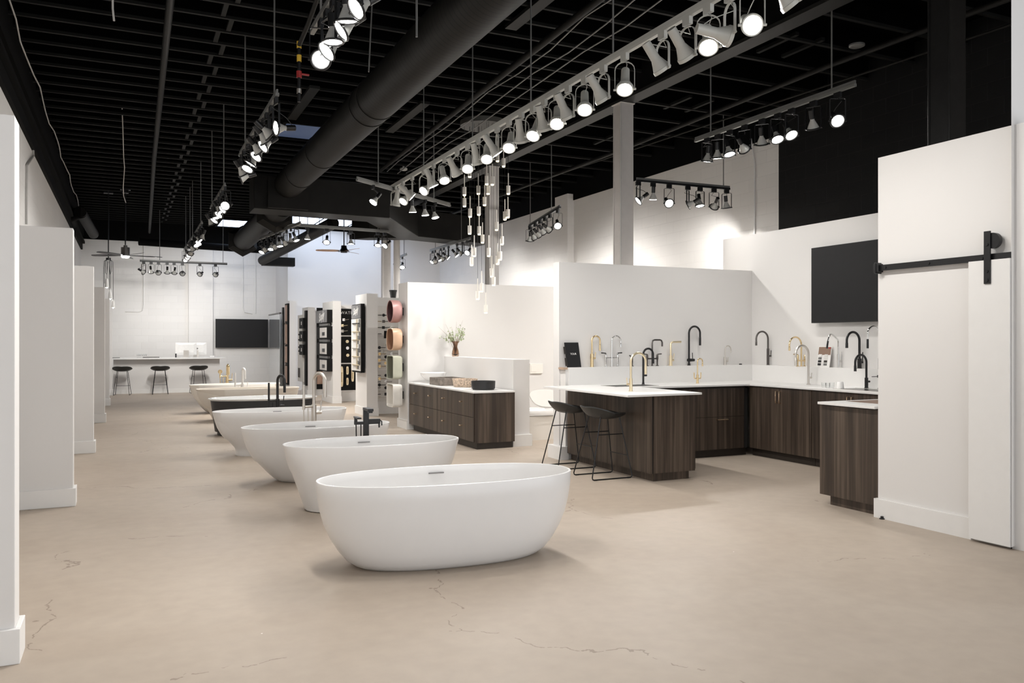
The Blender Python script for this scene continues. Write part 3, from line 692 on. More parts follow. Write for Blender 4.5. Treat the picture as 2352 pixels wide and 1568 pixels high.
heads_on(lerpu(Pa, Pb, 0), [(1217, (.1, .3, -.95), 0), (1229, (.65, .3, -.7), 1), (1240, (.8, .2, -.6), 1), (1251, (.7, .1, -.7), 1), (1263, (.85, .2, -.5), 0), (1281, (-.3, -.7, -.6), 1)],
         'gimbal', 'black spotlight, %s from left on the slanting track by the right wall, %s', 'spotlights on the slanting right track', w=1.8)
Pa = Vector((7.05, 19.97, TZ)); Pb = Vector((7.03, 17.2, TZ))
track('black lighting track over the rear bays beyond the pendant cluster', Pa, Pb, 'track_grey', (.15, .8))
heads_on(lerpu(Pa, Pb, 0), [(993, (-.5, -.2, -.8), 1), (999, (.2, .9, -.4), 0), (1012, (.3, -.3, -.75), 1), (1019, (.8, .2, -.55), 0), (1030, (.6, -.3, -.6), 1), (1050, (.5, -.3, -.7), 1), (1062, (.6, -.2, -.65), 1), (1073, (-.6, -.5, -.6), 1)],
         'gimbal', 'black spotlight, %s from left on the rear bay track, %s', 'spotlights on the rear bay track', w=3)
Pa = Vector((6.86, 22.43, TZ)); Pb = Vector((6.77, 21.05, TZ))
track('tiny black lighting track behind the white pipe column', Pa, Pb, 'track_grey', (.8,))
heads_on(lerpu(Pa, Pb, 0), [(911, (.5, .3, -.8), 1), (917, (-.5, .3, -.8), 1), (924, (-.2, -.6, -.7), 1)], 'gimbal', 'black spotlight, %s from left behind the white pipe column, %s', 'spotlights behind the pipe column', w=5)
Pa = Vector((2.60, 16.9, 3.78)); Pb = Vector((5.11, 17.1, 3.78))
track('black lighting track crossing just behind the box duct', Pa, Pb, 'track_grey', (.3, .9))
heads_on(lerpu(Pa, Pb, 0), [(681, (.3, -.3, -.9), 1), (706, (0, .1, -.99), 'bulb'), (750, (-.2, -.6, -.75), 1), (806, (0, -.1, -.99), 1), (868, (-.2, -.4, -.9), 1), (884, (-.7, -.3, -.6), 0)],
         'gimbal', 'black spotlight, %s from left on the track behind the box duct, %s', 'spotlights on the track behind the box duct', axis='X', z=3.78, w=1.5)
Pa = Vector((2.66, 18.74, 3.68)); Pb = Vector((3.01, 15.90, 3.68))
track('black lighting track slanting beneath the box duct', Pa, Pb, 'track_grey', (.97,), zt=3.842)
heads_on(lerpu(Pa, Pb, 0), [(601, (-.4, -.3, -.85), 1), (612, (.7, .3, -.6), 0), (622, (-.1, -.3, -.94), 1), (634, (.6, .5, -.5), 0), (643, (.1, -.2, -.95), 1), (658, (.6, .4, -.6), 1), (668, (.1, .1, -.99), 1)],
         'gimbal', 'black spotlight, %s from left on the track slanting under the box duct, %s', 'spotlights on the track under the box duct', w=1.8, z=3.68)

# ------------------------------------------------------------------ bathtubs
def sup(a, b, n, z, N=112, cx=0, cy=0):
    out = []
    for k in range(N):
        t = 2 * PI * k / N; c, s = math.cos(t), math.sin(t)
        out.append((cx + a * math.copysign(abs(c) ** (2 / n), c), cy + b * math.copysign(abs(s) ** (2 / n), s), z))
    return out
def tub(label, cx, cy, rz, h, prof, m, rim=.018, n=2.35, depth_=.40, rim_roll=False, mat_in=None, slot=True, slot_y=None):
    """prof: (height, half length, half width) of the outside, bottom to rim"""
    t = thing('bathtub', label, 'bathtub', (cx, cy, 0), rz, None)
    hs = [p[0] for p in prof]
    def interp(z):
        for i in range(len(prof) - 1):
            if prof[i][0] <= z <= prof[i+1][0]:
                f = (z - prof[i][0]) / (prof[i+1][0] - prof[i][0]); return [prof[i][j] + f * (prof[i+1][j] - prof[i][j]) for j in (1, 2)]
        return prof[-1][1:]
    R = []
    for z, a, b in prof: R.append(sup(a, b, n, z))
    a, b = prof[-1][1:]
    R.append(sup(a - rim*.12, b - rim*.12, n, h + .004)); R.append(sup(a - rim*.5, b - rim*.5, n, h + .006)); R.append(sup(a - rim*.88, b - rim*.88, n, h + .004))
    inn = []
    for q in (0, .12, .3, .5, .7, .85, .95, 1.0):
        z = h - depth_ * q; aa, bb_ = interp(max(z, prof[0][0]))
        sh = 1 - .30 * max(0, q - .35) ** 1.6 * 1.6
        inn.append(sup((a - rim) * (1 - .22 * q ** 2.2) * (1 if q < .95 else .94), (b - rim) * (1 - .24 * q ** 2.2) * (1 if q < .95 else .92), n, z))
    R += inn
    R.append(sup((a - rim) * .3, (b - rim) * .3, 2, h - depth_ - .004))
    body = MB().rings(R); shell = body.build('shell', mat_in or m, t)
    if slot:
        sy = (b - rim) * .985
        MB().box(-.055, .055, -.008, .004, -.004, .004).build('overflow_slot', 'gunmetal', t, loc=(0 if slot_y is None else slot_y, sy - .004, h - (.045 if slot_y is not None else .05)), rot=(math.radians(-8), 0, 0), smooth=False)
    MB().lathe([(.032, 0), (.030, .006), (.001, .008)], seg=24).build('drain', 'chrome', t, loc=(0, 0, h - depth_ - .003))
    return t
def curve(h, a0, a1, b0, b1, e, k=10, foot=None):
    out = []
    for i in range(k + 1):
        f = i / k; g = math.sin(f * PI / 2) ** e
        out.append((h * f if i else 0.0, a0 + (a1 - a0) * g, b0 + (b1 - b0) * g))
    return out
# rounded egg tub in front
p1 = [(0, .60, .26), (.015, .635, .285), (.05, .685, .318), (.11, .735, .348), (.19, .785, .372), (.28, .825, .389), (.37, .850, .398), (.46, .866, .402), (.555, .872, .405)]
tub('large white oval bathtub nearest the camera on the concrete floor', 1.96, 5.18, math.radians(-4.3), .555, p1, 'tub_white', n=2.3, slot_y=.02)
p2 = [(0, .585, .29), (.01, .60, .305), (.06, .615, .315), (.30, .700, .352), (.56, .785, .385)]
tub('white straight-flared oval bathtub directly behind the nearest one', 1.99, 7.14, math.radians(-1.5), .565, p2, 'tub_white', n=2.3)
p3 = [(0, .395, .24), (.01, .418, .252), (.035, .454, .27), (.08, .503, .292), (.15, .568, .315), (.21, .622, .33), (.27, .668, .342), (.35, .714, .356), (.43, .745, .367), (.50, .767, .375), (.56, .782, .38)]
tub('white boat-shaped bathtub, third from the camera', 1.84, 8.78, math.radians(1), .565, p3, 'tub_white', n=2.15)
p4 = [(0, .57, .27), (.015, .575, .275), (.05, .565, .268), (.10, .58, .275), (.16, .63, .295), (.25, .71, .325), (.36, .78, .35), (.47, .828, .366), (.56, .85, .375)]
tub('white curved bathtub on a flared plinth beside the nickel filler', 1.83, 10.98, math.radians(-1), .56, p4, 'tub_white', n=2.2)
# black roll-top tub
t5 = tub('white roll-top bathtub with black skirt beside the black gooseneck filler', 1.98, 13.5, 0, .565, [(.02, .60, .29), (.10, .70, .33), (.45, .77, .36), (.54, .80, .385), (.556, .835, .405), (.566, .835, .405)], 'tub_gloss', rim=.05, n=2.3, slot=False)
MB().rings([sup(.70, .345, 2.4, 0), sup(.70, .345, 2.4, .055), sup(.735, .365, 2.4, .057), sup(.80, .385, 2.4, .535), sup(.78, .37, 2.4, .537), sup(.70, .34, 2.4, .06)], cap1=False).build('skirt', 'tub_black', t5)
p6 = [(0, .62, .29), (.01, .635, .30), (.15, .70, .32), (.40, .83, .36), (.575, .93, .385)]
tub('cream straight-flared bathtub behind the black-skirted one', 2.08, 16.05, 0, .575, p6, 'tub_beige', n=2.3)
p7 = [(0, .52, .26), (.05, .60, .29), (.16, .70, .32), (.34, .82, .36), (.575, .90, .38)]
tub('farthest cream oval bathtub in the row', 2.04, 17.75, math.radians(4), .575, p7, 'tub_cream', n=2.2)

# ------------------------------------------------------------------ floor-standing tub fillers
def goose(top, r, reach, seg=14, z0=0.0):
    return [(0, 0, z0), (0, 0, top - reach/2)] + [tuple(p) for p in arc((reach/2, 0, top - reach/2), reach/2, PI, 0, seg)][1:]
t = thing('tub_filler', 'square matt black floor-standing tub filler behind the second bathtub', 'tap', (*[c for c in (2.14, 7.95)], 0), math.radians(-2))
MB().box(-.026, .026, -.022, .022, 0, .78).build('column', 'black_metal', t, smooth=False, bevel=.003)
MB().box(-.028, .028, -.20, .022, .775, .80).box(-.02, .02, -.20, -.16, .76, .775).build('spout', 'black_metal', t, smooth=False, bevel=.002)
MB().box(.026, .14, -.02, .02, .635, .685).build('mixer_body', 'black_metal', t, smooth=False, bevel=.002)
MB().tube([(.135, -.02, .67), (.15, -.03, .66), (.15, -.035, .62)], .007, 8).cyl((.125, -.025, .65), (.125, -.03, .60), .008).build('lever', 'black_metal', t)
MB().box(-.115, -.026, -.018, .018, .635, .662).build('holder', 'black_metal', t, smooth=False)
MB().box(-.118, -.078, -.15, .03, .70, .715).box(-.112, -.084, .0, .028, .655, .70).build('hand_shower', 'black_metal', t, smooth=False, bevel=.002)
MB().tube([(-.098, 0, .635), (-.094, 0, .45), (-.088, 0, .34), (-.076, 0, .30), (-.064, 0, .34), (-.05, 0, .5), (-.05, 0, .635)], .006, 8).build('hose', 'black_metal', t)
def gfiller(label, loc, m, h, rz, reach=.20, body=.62, hand=.95, lever='right', disc=False):
    t = thing('tub_filler', label, 'tap', loc, rz)
    MB().lathe([(.055, 0), (.055, .008), (.03, .01)], seg=28).build('base_plate', m, t)
    MB().cyl((0, 0, .008), (0, 0, body), .030, seg=24).build('column', m, t)
    MB().tube(goose(h, .018, reach, z0=body) + [(reach, 0, h - reach/2 - .18 * h / 1.07)], .019, 16).build('spout', m, t)
    # side parts lie across the spout (local y)
    MB().cyl((0, .0, body - .10), (0, .105, body - .10), .020).build('mixer_body', m, t)
    MB().cyl((0, .095, body - .09), (0, .112, body + .04), .007, seg=10).build('lever', m, t)
    MB().cyl((0, -.15, body - .02), (0, 0, body - .02), .014).cyl((0, -.15, body - .05), (0, -.15, body + .01), .016).build('holder', m, t)
    hs = MB().cyl((0, -.15, body - .01), (0, -.15, hand), .014)
    if disc: hs.cyl((-.012, -.15, hand), (.012, -.15, hand), .045)
    hs.build('hand_shower', m, t)
    MB().tube([(0, -.15, body - .05), (0, -.145, .40), (0, -.125, .28), (0, -.10, .26), (0, -.085, .30), (0, -.08, .45), (0, -.085, body - .04)], .007, 8).build('hose', m, t)
    return t
gfiller('tall brushed nickel floor-standing filler behind the third bathtub', (2.02, 9.85, 0), 'nickel', 1.075, math.radians(-62), .20, .70, .94)
gfiller('matt black gooseneck filler in front of the black-skirted bathtub', (1.98, 12.2, 0), 'black_metal', .96, math.radians(-62), .16, .62, .86)
g7 = gfiller('polished gold floor-standing filler with round hand shower', (1.98, 18.75, 0), 'gold', .95, math.radians(-80), .12, .72, .80, disc=True)
gfiller('white floor-standing filler beside the farthest bathtub', (2.07, 16.9, 0), 'white_plastic', .92, math.radians(-70), .10, .62, .84)

# ------------------------------------------------------------------ vanity cabinet and things on it
VX0, VX1, VY0, VY1 = 4.215, 4.815, 10.17, 12.97
v = thing('vanity_cabinet', 'dark wood vanity with eight knobbed drawers against the low white wall', 'cabinet', (VX0, VY0, 0))
W_, D_ = VX1 - VX0, VY1 - VY0
MB().box(.02, W_, .02, D_, .10, .755).build('carcass', 'dark_toe', v, smooth=False)
MB().box(.05, W_ - .02, .03, D_ - .12, 0, .10).build('plinth', 'dark_toe', v, smooth=False)
MB().box(.012, W_, 0, .02, .085, .755).build('end_panel', 'dark_wood', v, smooth=False)
splits = [0.03, .88, 1.49, 2.12, D_]
splits = [.022, .84, 1.44, 2.05, D_]
fr = []
for i in range(4):
    y0, y1 = splits[i], splits[i+1]
    for z0, z1 in ((.10, .425), (.43, .752)):
        dr = MB().box(0, .018, y0 + .003, y1 - .003, z0, z1).build('drawer', 'dark_wood', v, smooth=False)
        zc = (z0 + z1) / 2 + .03; yc = (y0 + y1) / 2
        k = MB().cyl((0, yc, zc), (-.032, yc, zc), .008, seg=10); k.cyl((-.032, yc - .024, zc), (-.032, yc + .024, zc), .011, seg=12); k.build('knob', 'bronze_knob', dr)
ct = MB().box(-.02, W_, -.018, D_, 0, .022).build('worktop', 'quartz', smooth=False, loc=(VX0, VY0, .756), bevel=.002)
tag(ct, 'thin white stone top on the dark wood vanity', 'worktop')
def vessel(name, label, loc, prof, m, seg=40, inner=None, sq=None):
    t = thing(name, label, 'basin', loc)
    MB().lathe(prof, seg=seg).build('bowl', m, t); return t
VZ = .779
p = onZ(1110, 893, VZ); p = (4.42 + .0, onX(1110, 0, 4.50)[0])
def vpos(u, x): return (x, onX(u, 784, x)[0], VZ)
vessel('vessel_basin', 'round matt black basin on the near end of the vanity', vpos(1110, 4.52), [(.15, 0), (.15, .012), (.165, .014), (.170, .115), (.170, .12), (.160, .12), (.150, .03), (.001, .025)], 'black_matte')
vessel('vessel_basin', 'round fossil stone basin with rough mottled sides', vpos(1068, 4.56), [(.16, 0), (.17, .01), (.19, .11), (.19, .118), (.170, .118), (.155, .03), (.001, .025)], 'fossil')
c = vpos(1027, 4.50); t = thing('vessel_basin', 'rectangular grey stone basin on the vanity', 'basin', c)
m_ = MB(); hx, hy = .20, .25
rr = [[(-hx, -hy, z), (hx, -hy, z), (hx, hy, z), (-hx, hy, z)] for z in (0, .115)] + [[(-hx+.025, -hy+.025, z), (hx-.025, -hy+.025, z), (hx-.025, hy-.025, z), (-hx+.025, hy-.025, z)] for z in (.115, .03)]
m_.rings(rr).build('bowl', 'stone_grey', t, smooth=False, bevel=.003)
vessel('vessel_basin', 'wide round white basin at the far end of the vanity', vpos(995, 4.52), [(.05, 0), (.06, .02), (.14, .06), (.20, .12), (.215, .165), (.21, .168), (.19, .13), (.13, .07), (.001, .045)], 'porcelain')
# vase with branches
vx, vy = 4.965, onX(1035, 784, 4.965)[0]
t = thing('vase', 'brown smoked glass vase on the end of the low wall', 'vase', (vx, min(vy, 12.8), 1.20))
MB().lathe([(.05, 0), (.055, .01), (.062, .04), (.055, .09), (.035, .15), (.033, .18), (.045, .22), (.075, .255), (.07, .255), (.04, .215), (.028, .175), (.045, .09), (.05, .04), (.001, .02)], seg=36).build('glass_body', 'smoke_glass', t)
fl = thing('branches', 'pale green leafy branches and bare twigs in the brown vase', 'plant', (vx, min(vy, 12.8), 1.20))
rnd = random.Random(3)
tw = MB(); lv = MB()
def leaf(mb, p, s, rnd):
    n = Vector((rnd.uniform(-1, 1), rnd.uniform(-1, 1), rnd.uniform(-.4, 1))).normalized(); a = n.orthogonal().normalized(); b = n.cross(a)
    an = rnd.uniform(0, 2 * PI); u_ = a * math.cos(an) + b * math.sin(an); w_ = n.cross(u_)
    mb.add([p + u_ * s, p + w_ * s * .8 + n * s * .2, p - u_ * s, p - w_ * s * .8 + n * s * .2, p], [(0, 1, 4), (1, 2, 4), (2, 3, 4), (3, 0, 4)])
for i, (du, dv_, hh) in enumerate([(-52, 0, .50), (-30, 0, .54), (3, 0, .58), (22, 0, .60), (30, 0, .45), (-12, 0, .5)]):
    e = Vector((du * .0055 * CA, -du * .0055 * SA, hh)); tw.tube([(0, 0, .03), (e.x*.15, e.y*.15, .25), (e.x*.6, e.y*.6, .25 + (hh-.25)*.55), tuple(e)], [.0035, .003, .002, .001], 5)
tw.build('bare_twig', 'twig', fl)
tw = MB()
for i in range(13):
    lat = rnd.uniform(-.27, .20); dep = rnd.uniform(-.12, .08); hh = .31 + rnd.uniform(0, .22) - abs(lat) * .1
    if i < 4: lat = .10 + rnd.uniform(-.05, .08); hh = .40 + rnd.uniform(-.02, .12)
    e = Vector((lat * CA + dep * SA, -lat * SA + dep * CA, hh)); mid = Vector((e.x*.35, e.y*.35, .26))
    tw.tube([(0, 0, .04), tuple(mid), tuple(e)], [.003, .0025, .001], 5)
    for k in range(13):
        f = rnd.uniform(.15, 1); q = mid.lerp(e, f) + Vector((rnd.uniform(-.035, .035), rnd.uniform(-.035, .035), rnd.uniform(-.03, .035)))
        leaf(lv, q, rnd.uniform(.012, .021), rnd)
tw.build('stem', 'twig', fl); lv.build('leaves', 'leaf', fl, smooth=False)

# ------------------------------------------------------------------ toilet behind the low wall
t = thing('toilet', 'white one-piece toilet with raised lid behind the low wall', 'toilet', (5.74, 11.05, 0))
def rrect(a, b, z, n=5): return sup(a, b, n, z, 64)
MB().rings([rrect(.46, .27, 0), rrect(.46, .27, .30), rrect(.455, .265, .355)]).build('pedestal', 'tub_cream', t)
MB().rings([rrect(.475, .285, .357), rrect(.48, .29, .40), rrect(.47, .28, .43)]).build('seat_body', 'porcelain', t)
MB().rings([sup(.20, .16, 2.2, .43, 48, -.22), sup(.19, .15, 2.2, .448, 48, -.22)]).build('seat', 'porcelain', t)
MB().box(-.46, .4, -.292, -.288, .352, .357).build('seam', 'gunmetal', t, smooth=False)
lid = MB().rings([sup(.27, .20, 2.6, -.010, 48), sup(.27, .20, 2.6, .010, 48)]).build('lid', 'lid_cream', t, loc=(.14, .22, .57), rot=(math.radians(38), 0, 0))
x0, z1 = onY(1217, 835, 12.98); x1, z0 = onY(1246, 857, 12.98)
tag(MB().box(x0, x1, 12.965, 12.998, z0, z1).box(x0 + .02, (x0+x1)/2 - .01, 12.958, 12.965, z0 + .03, z1 - .03).build('flush_plate', 'tub_cream', smooth=False, bevel=.002), 'square cream flush plate on the wall above the toilet', 'flush plate')

# ------------------------------------------------------------------ kitchen cabinets
CZ = .89
# peninsula
c = thing('peninsula_cabinet', 'dark wood peninsula cabinet the two near stools face', 'cabinet', (4.90, 7.06, 0))
MB().box(.012, .54, .03, 1.77, .10, CZ).build('carcass', 'dark_toe', c, smooth=False)
MB().box(.05, .50, .035, 1.77, 0, .10).build('plinth', 'dark_wood', c, smooth=False)
for i, (a, b) in enumerate([(.0, .85), (.853, 1.77)]): MB().box(-.006, .012, a, b, .085, CZ - .002).build('side_panel', 'dark_wood', c, smooth=False)
MB().box(.028, .555, .0, .022, .085, CZ).build('end_panel', 'dark_wood', c, smooth=False)
MB().box(.0, .028, .008, .03, .085, CZ).build('corner_gap', 'dark_gap', c, smooth=False)
MB().box(.56, .575, .02, 1.0, .10, .50).build('drawer', 'dark_wood', c, smooth=False); MB().box(.56, .575, .02, 1.0, .503, .80).build('drawer', 'dark_wood', c, smooth=False)
# run along the kitchen wall
c = thing('base_cabinet', 'dark wood drawer cabinet under the kitchen wall worktop', 'cabinet', (5.50, 8.22, 0))
MB().box(0, 1.66, .02, .63, .10, CZ).build('carcass', 'dark_toe', c, smooth=False)
MB().box(0, 1.70, .06, .63, 0, .10).build('plinth', 'dark_toe', c, smooth=False)
for z0, z1 in ((.10, .503), (.507, CZ - .03)):
    dr = MB().box(.42, 1.62, 0, .02, z0, z1).build('drawer', 'dark_wood', c, smooth=False)
    if z0 < .2:
        hx = onY(1657, 0, 8.22)[0] - 5.50
        MB().tube([(hx - .08, 0, z1 - .03), (hx - .08, -.03, z1 - .03), (hx + .08, -.03, z1 - .03), (hx + .08, 0, z1 - .03)], .007, 10).build('handle', 'bronze_knob', dr)
MB().box(.0, .415, 0, .02, .10, CZ - .03).build('filler_panel', 'dark_wood', c, smooth=False)
MB().box(1.625, 1.68, .004, .02, .10, CZ - .03).build('corner_strip', 'dark_gap', c, smooth=False)
# run along the television wall
FX = 7.20
def doorcab(label, y0, y1, name='base_cabinet', hand=True):
    c = thing(name, label, 'cabinet', (FX, y0, 0))
    MB().box(.02, .62, 0, y1 - y0, .10, CZ).build('carcass', 'dark_toe', c, smooth=False)
    MB().box(.055, .62, 0, y1 - y0, 0, .10).build('plinth', 'dark_toe', c, smooth=False)
    m = (y1 - y0) / 2
    for a, b, hy in ((.002, m - .0015, m - .03), (m + .0015, y1 - y0 - .002, m + .03)):
        d = MB().box(0, .02, a, b, .10, CZ - .006).build('door', 'dark_wood', c, smooth=False)
        if hand: MB().tube([(0, hy, CZ - .19), (-.03, hy, CZ - .19), (-.03, hy, CZ - .05), (0, hy, CZ - .05)], .007, 10).build('handle', 'bronze_knob', d)
    return c
doorcab('dark wood two-door base cabinet in the corner below the television wall', 7.16, 8.21)
doorcab('dark wood two-door base cabinet half hidden by the near return', 6.02, 7.155)
doorcab('dark wood base cabinet mostly hidden behind the near return', 5.5, 6.015)
# right return
c = thing('return_cabinet', 'dark wood return cabinet beside the barn door wall', 'cabinet', (5.645, 4.89, 0))
MB().box(.012, 1.5, 0, .62, .10, CZ).build('carcass', 'dark_toe', c, smooth=False)
MB().box(.03, 1.5, 0, .53, 0, .10).build('plinth', 'dark_wood', c, smooth=False)
MB().box(-.006, .012, -.02, .618, .085, CZ - .01).build('side_panel', 'dark_wood', c, smooth=False)
# worktops
wt = MB().prism([(4.55, 6.965), (5.50, 7.00), (5.50, 8.16), (FX - .035, 8.16), (FX - .035, 5.5), (KX - .12, 5.5), (KX - .12, 8.855), (4.95, 8.855), (4.88, 8.80), (4.55, 8.80)], CZ, CZ + .022).build('worktop', 'quartz', smooth=False, bevel=.002)
tag(wt, 'white stone worktop running round the kitchen from the peninsula', 'worktop')
w2 = MB().prism([(5.60, 4.88), (7.3, 4.88), (7.3, 5.499), (5.60, 5.499)], CZ, CZ + .022).build('worktop', 'quartz', smooth=False, bevel=.002)
tag(w2, 'white stone top on the return beside the barn door wall', 'worktop')
sk = thing('kitchen_sink', 'dark rectangular sink cut into the kitchen wall worktop', 'sink', (5.55, 8.45, CZ + .0225))
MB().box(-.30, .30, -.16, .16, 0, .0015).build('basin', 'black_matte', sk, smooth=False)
MB().box(-.31, .31, -.17, -.16, 0, .003).box(-.31, .31, .16, .17, 0, .003).box(-.31, -.30, -.17, .17, 0, .003).box(.30, .31, -.17, .17, 0, .003).build('rim', 'nickel', sk, smooth=False)
sk = thing('kitchen_sink', 'steel edged sink opening behind the kitchen return', 'sink', (7.45, 6.55, CZ + .0225))
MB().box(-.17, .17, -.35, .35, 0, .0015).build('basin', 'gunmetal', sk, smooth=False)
MB().box(-.18, -.17, -.36, .36, 0, .003).box(.17, .18, -.36, .36, 0, .003).build('rim', 'nickel', sk, smooth=False)
sk = thing('kitchen_sink', 'copper brown sink opening in the near return worktop', 'sink', (6.15, 5.2, CZ + .0225))
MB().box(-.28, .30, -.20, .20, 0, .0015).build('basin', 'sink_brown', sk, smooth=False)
MB().box(-.29, .31, .20, .215, 0, .003).box(-.29, .31, -.215, -.20, 0, .003).build('rim', 'nickel', sk, smooth=False)

# ------------------------------------------------------------------ kitchen taps (pixel base, top, tip)
def tap(label, u, v, plane, m, vtop, utip, vtip, r=.013, body=None, lever=None, sgn=1, style='goose', zb=LZ, name='kitchen_tap', bodyr=.022, head='same'):
    if plane[0] == 'Y': x = onY(u, 784, plane[1])[0]; y = plane[1]
    elif plane[0] == 'X': x = plane[1]; y = onX(u, 784, plane[1])[0]
    else: x, y = onZ(u, v, zb)
    d = depth(x, y); px = d / F
    h = (v - vtop) * px; reach = abs(utip - u) * px / CA; zt = (v - vtip) * px
    t = thing(name, label, 'tap', (x, y, zb), 0 if sgn > 0 else PI)
    MB().lathe([(bodyr + .006, 0), (bodyr + .006, .005), (bodyr, .006), (.001, .007)], seg=24).build('base', m, t)
    bh = (v - body) * px if body else .05
    MB().cyl((0, 0, .004), (0, 0, bh), bodyr, seg=22).build('body', m, t)
    if style == 'goose':
        R = reach / 2; zc = h - R - r
        pts = [(0, 0, bh - .01), (0, 0, zc)] + [tuple(p) for p in arc((R, 0, zc), R, PI, .08, 18)][1:]
        e = Vector(pts[-1]); tip = Vector((reach, 0, zt))
        if tip.z > e.z - .005: tip.z = e.z - .01
        hd = e.lerp(tip, .35)
        MB().tube(pts + [tuple(hd)], r, 14).build('spout', m, t)
        MB().tube([tuple(hd), tuple(hd + (tip - hd) * .08), tuple(tip)], [r, r * 1.15, r * 1.2], 14).build('spray_head', m if head == 'same' else head, t)
    elif style == 'square':
        MB().tube([(0, 0, bh - .01), (0, 0, h - .045), (.012, 0, h - .02), (.035, 0, h - .012), (reach - .035, 0, h - .012), (reach - .012, 0, h - .02), (reach, 0, h - .045), (reach, 0, zt)], r, 14).build('spout', m, t)
    elif style == 'ell':
        MB().tube([(0, 0, bh - .01), (0, 0, h - .04), (.01, 0, h - .02), (.035, 0, h - .012), (reach * .5, 0, h - .012)], r, 14).build('spout', m, t)
        MB().tube([(reach * .5, 0, h - .012), (reach, 0, h - .010)], [r, r * 1.15], 14).build('spray_head', m, t)
    elif style == 'angle':
        MB().tube([(0, 0, bh - .01), (0, 0, h - .10), (.012, 0, h - .07), (reach * .55, 0, h - .01), (reach * .72, 0, h - .012), (reach * .85, 0, h - .05), (reach * .92, 0, h - .09)], r, 14).build('spout', m, t)
        MB().tube([(reach * .92, 0, h - .09), (reach * 1.02, 0, zt)], [r * 1.1, r * 1.2], 14).build('spray_head', 'black_metal', t)
    if lever:
        lz, hl, side = lever
        zz = (v - lz) * px
        MB().cyl((0, 0, zz), (side * .05, -.0, zz), .012, seg=14).build('valve', m, t)
        MB().cyl((side * .045, 0, zz), (side * .055, 0, zz + hl), .0045, r2=.006, seg=10).build('lever', 'white_plastic' if hl < 0 else m, t)
    return t, px, h
def bridge(t, m, px, half, zb_, hh, knob='black_metal', lev=True):
    MB().cyl((-half, 0, zb_), (half, 0, zb_), .009, seg=12).build('bridge', m, t)
    for s in (-1, 1):
        g = MB().lathe([(.022, 0), (.022, .006), (.010, .012), (.010, zb_ - .02), (.016, zb_), (.014, hh - .01), (.009, hh)], seg=16).build('pillar', m, t, loc=(s * half, 0, 0))
        if lev: MB().cyl((0, 0, hh), (s * .065, 0, hh + .004), .006, r2=.008, seg=10).build('lever', knob, g)
YL = 8.935; XLg = 7.885
tap('shiny gold pull-down tap with white lever beside the black binder', 1359.5, 841, ('Y', YL), 'gold', 768, 1379, 804, .011, 811, (821, .075, 1))
t, px, h = tap('chrome bridge tap with two black levers on the ledge', 1405, 841, ('Y', YL), 'chrome', 769, 1427, 796, .010, 838, None, bodyr=.010, head='chrome')
bridge(t, 'chrome', px, .088, 20 * px, 31 * px)
t, px, h = tap('gunmetal square-spout bridge tap behind the black counter tap', 1498, 839, ('Y', YL), 'gunmetal', 777, 1523, 794, .011, 836, None, style='square', bodyr=.011)
bridge(t, 'gunmetal', px, .080, 17 * px, 27 * px, 'gunmetal')
t = thing('kitchen_tap', 'gunmetal tap mostly hidden behind the gold peninsula tap', 'tap', (onY(1452, 0, YL)[0], YL, LZ))
MB().lathe([(.022, 0), (.022, .006), (.010, .012), (.012, .12), (.016, .13), (.001, .14)], seg=16).build('pillar', 'gunmetal', t); MB().cyl((0, 0, .12), (-.04, 0, .14), .008).build('lever', 'gunmetal', t)
tap('satin gold right-angled tap standing on the ledge', 1540.5, 838.5, ('Y', YL), 'brass_satin', 782, 1566.5, 783, .012, 815, (826, .09, 1), style='ell')
t, px, h = tap('tall matt black arched tap on the ledge, tallest on that side', 1582.5, 838, ('Y', YL), 'black_metal', 746, 1611, 792, .013, 833, None, bodyr=.018)
MB().tube([(-.02, 0, .072), (0, 0, .072), (.085, 0, .072)], [.02, .022, .018], 16).build('valve', 'black_metal', t); MB().cyl((.06, 0, .08), (.055, 0, .17), .005).build('lever', 'black_metal', t)
tap('small brushed nickel tap near the corner of the ledge', 1665.5, 836, ('Y', YL), 'nickel', 791, 1681, 808, .007, 818, (827, .055, 1), bodyr=.018)
x = onY(1701, 0, YL)[0]; tag(MB().lathe([(.022, 0), (.022, .008), (.016, .014), (.001, .015)], seg=20).build('plug', 'black_metal', loc=(x, YL, LZ)), 'small black plug lying on the ledge near the corner', 'plug')
tap('gunmetal pull-down tap in the corner left of the television', 1764, 837, ('X', XLg), 'gunmetal', 758, 1732.5, 792, .012, 799, (816, .075, -1), sgn=-1, bodyr=.018)
t, px, h = tap('champagne gold bridge tap behind the nickel counter tap', 1840.5, 838, ('X', XLg), 'gold', 769, 1808, 802, .011, 835, None, sgn=-1, bodyr=.012)
bridge(t, 'gold', px, .062, 13 * px, 27 * px, 'gold')
tap('chrome angular spring-spout tap beside the colour sample card', 1925.5, 841, ('X', XLg), 'chrome', 763, 1894, 797, .010, 810, (827, .12, -1), sgn=-1, style='angle', bodyr=.016)
tap('matt black high-arc tap below the right part of the television', 1974, 843, ('X', XLg), 'black_metal', 757, 1938, 796, .014, 820, (829, .12, -1), sgn=-1, bodyr=.025)
tap('tallest polished chrome spring tap at the barn wall edge', 2020, 845, ('X', XLg), 'chrome', 745, 1986, 797, .011, 820, None, sgn=-1, head='black_metal', bodyr=.018)
WZ = CZ + .0225
tap('large satin gold pull-down tap on the peninsula worktop', 1449, 898, ('Z',), 'brass_satin', 808, 1486, 860, .012, 869, (882, .07, -1), zb=WZ, bodyr=.0185)
tap('matt black arched tap on the worktop behind the gold one', 1477.5, 882, ('Z',), 'black_metal', 798, 1502, 835, .013, 878, (862, .0, 1), zb=WZ, bodyr=.015)
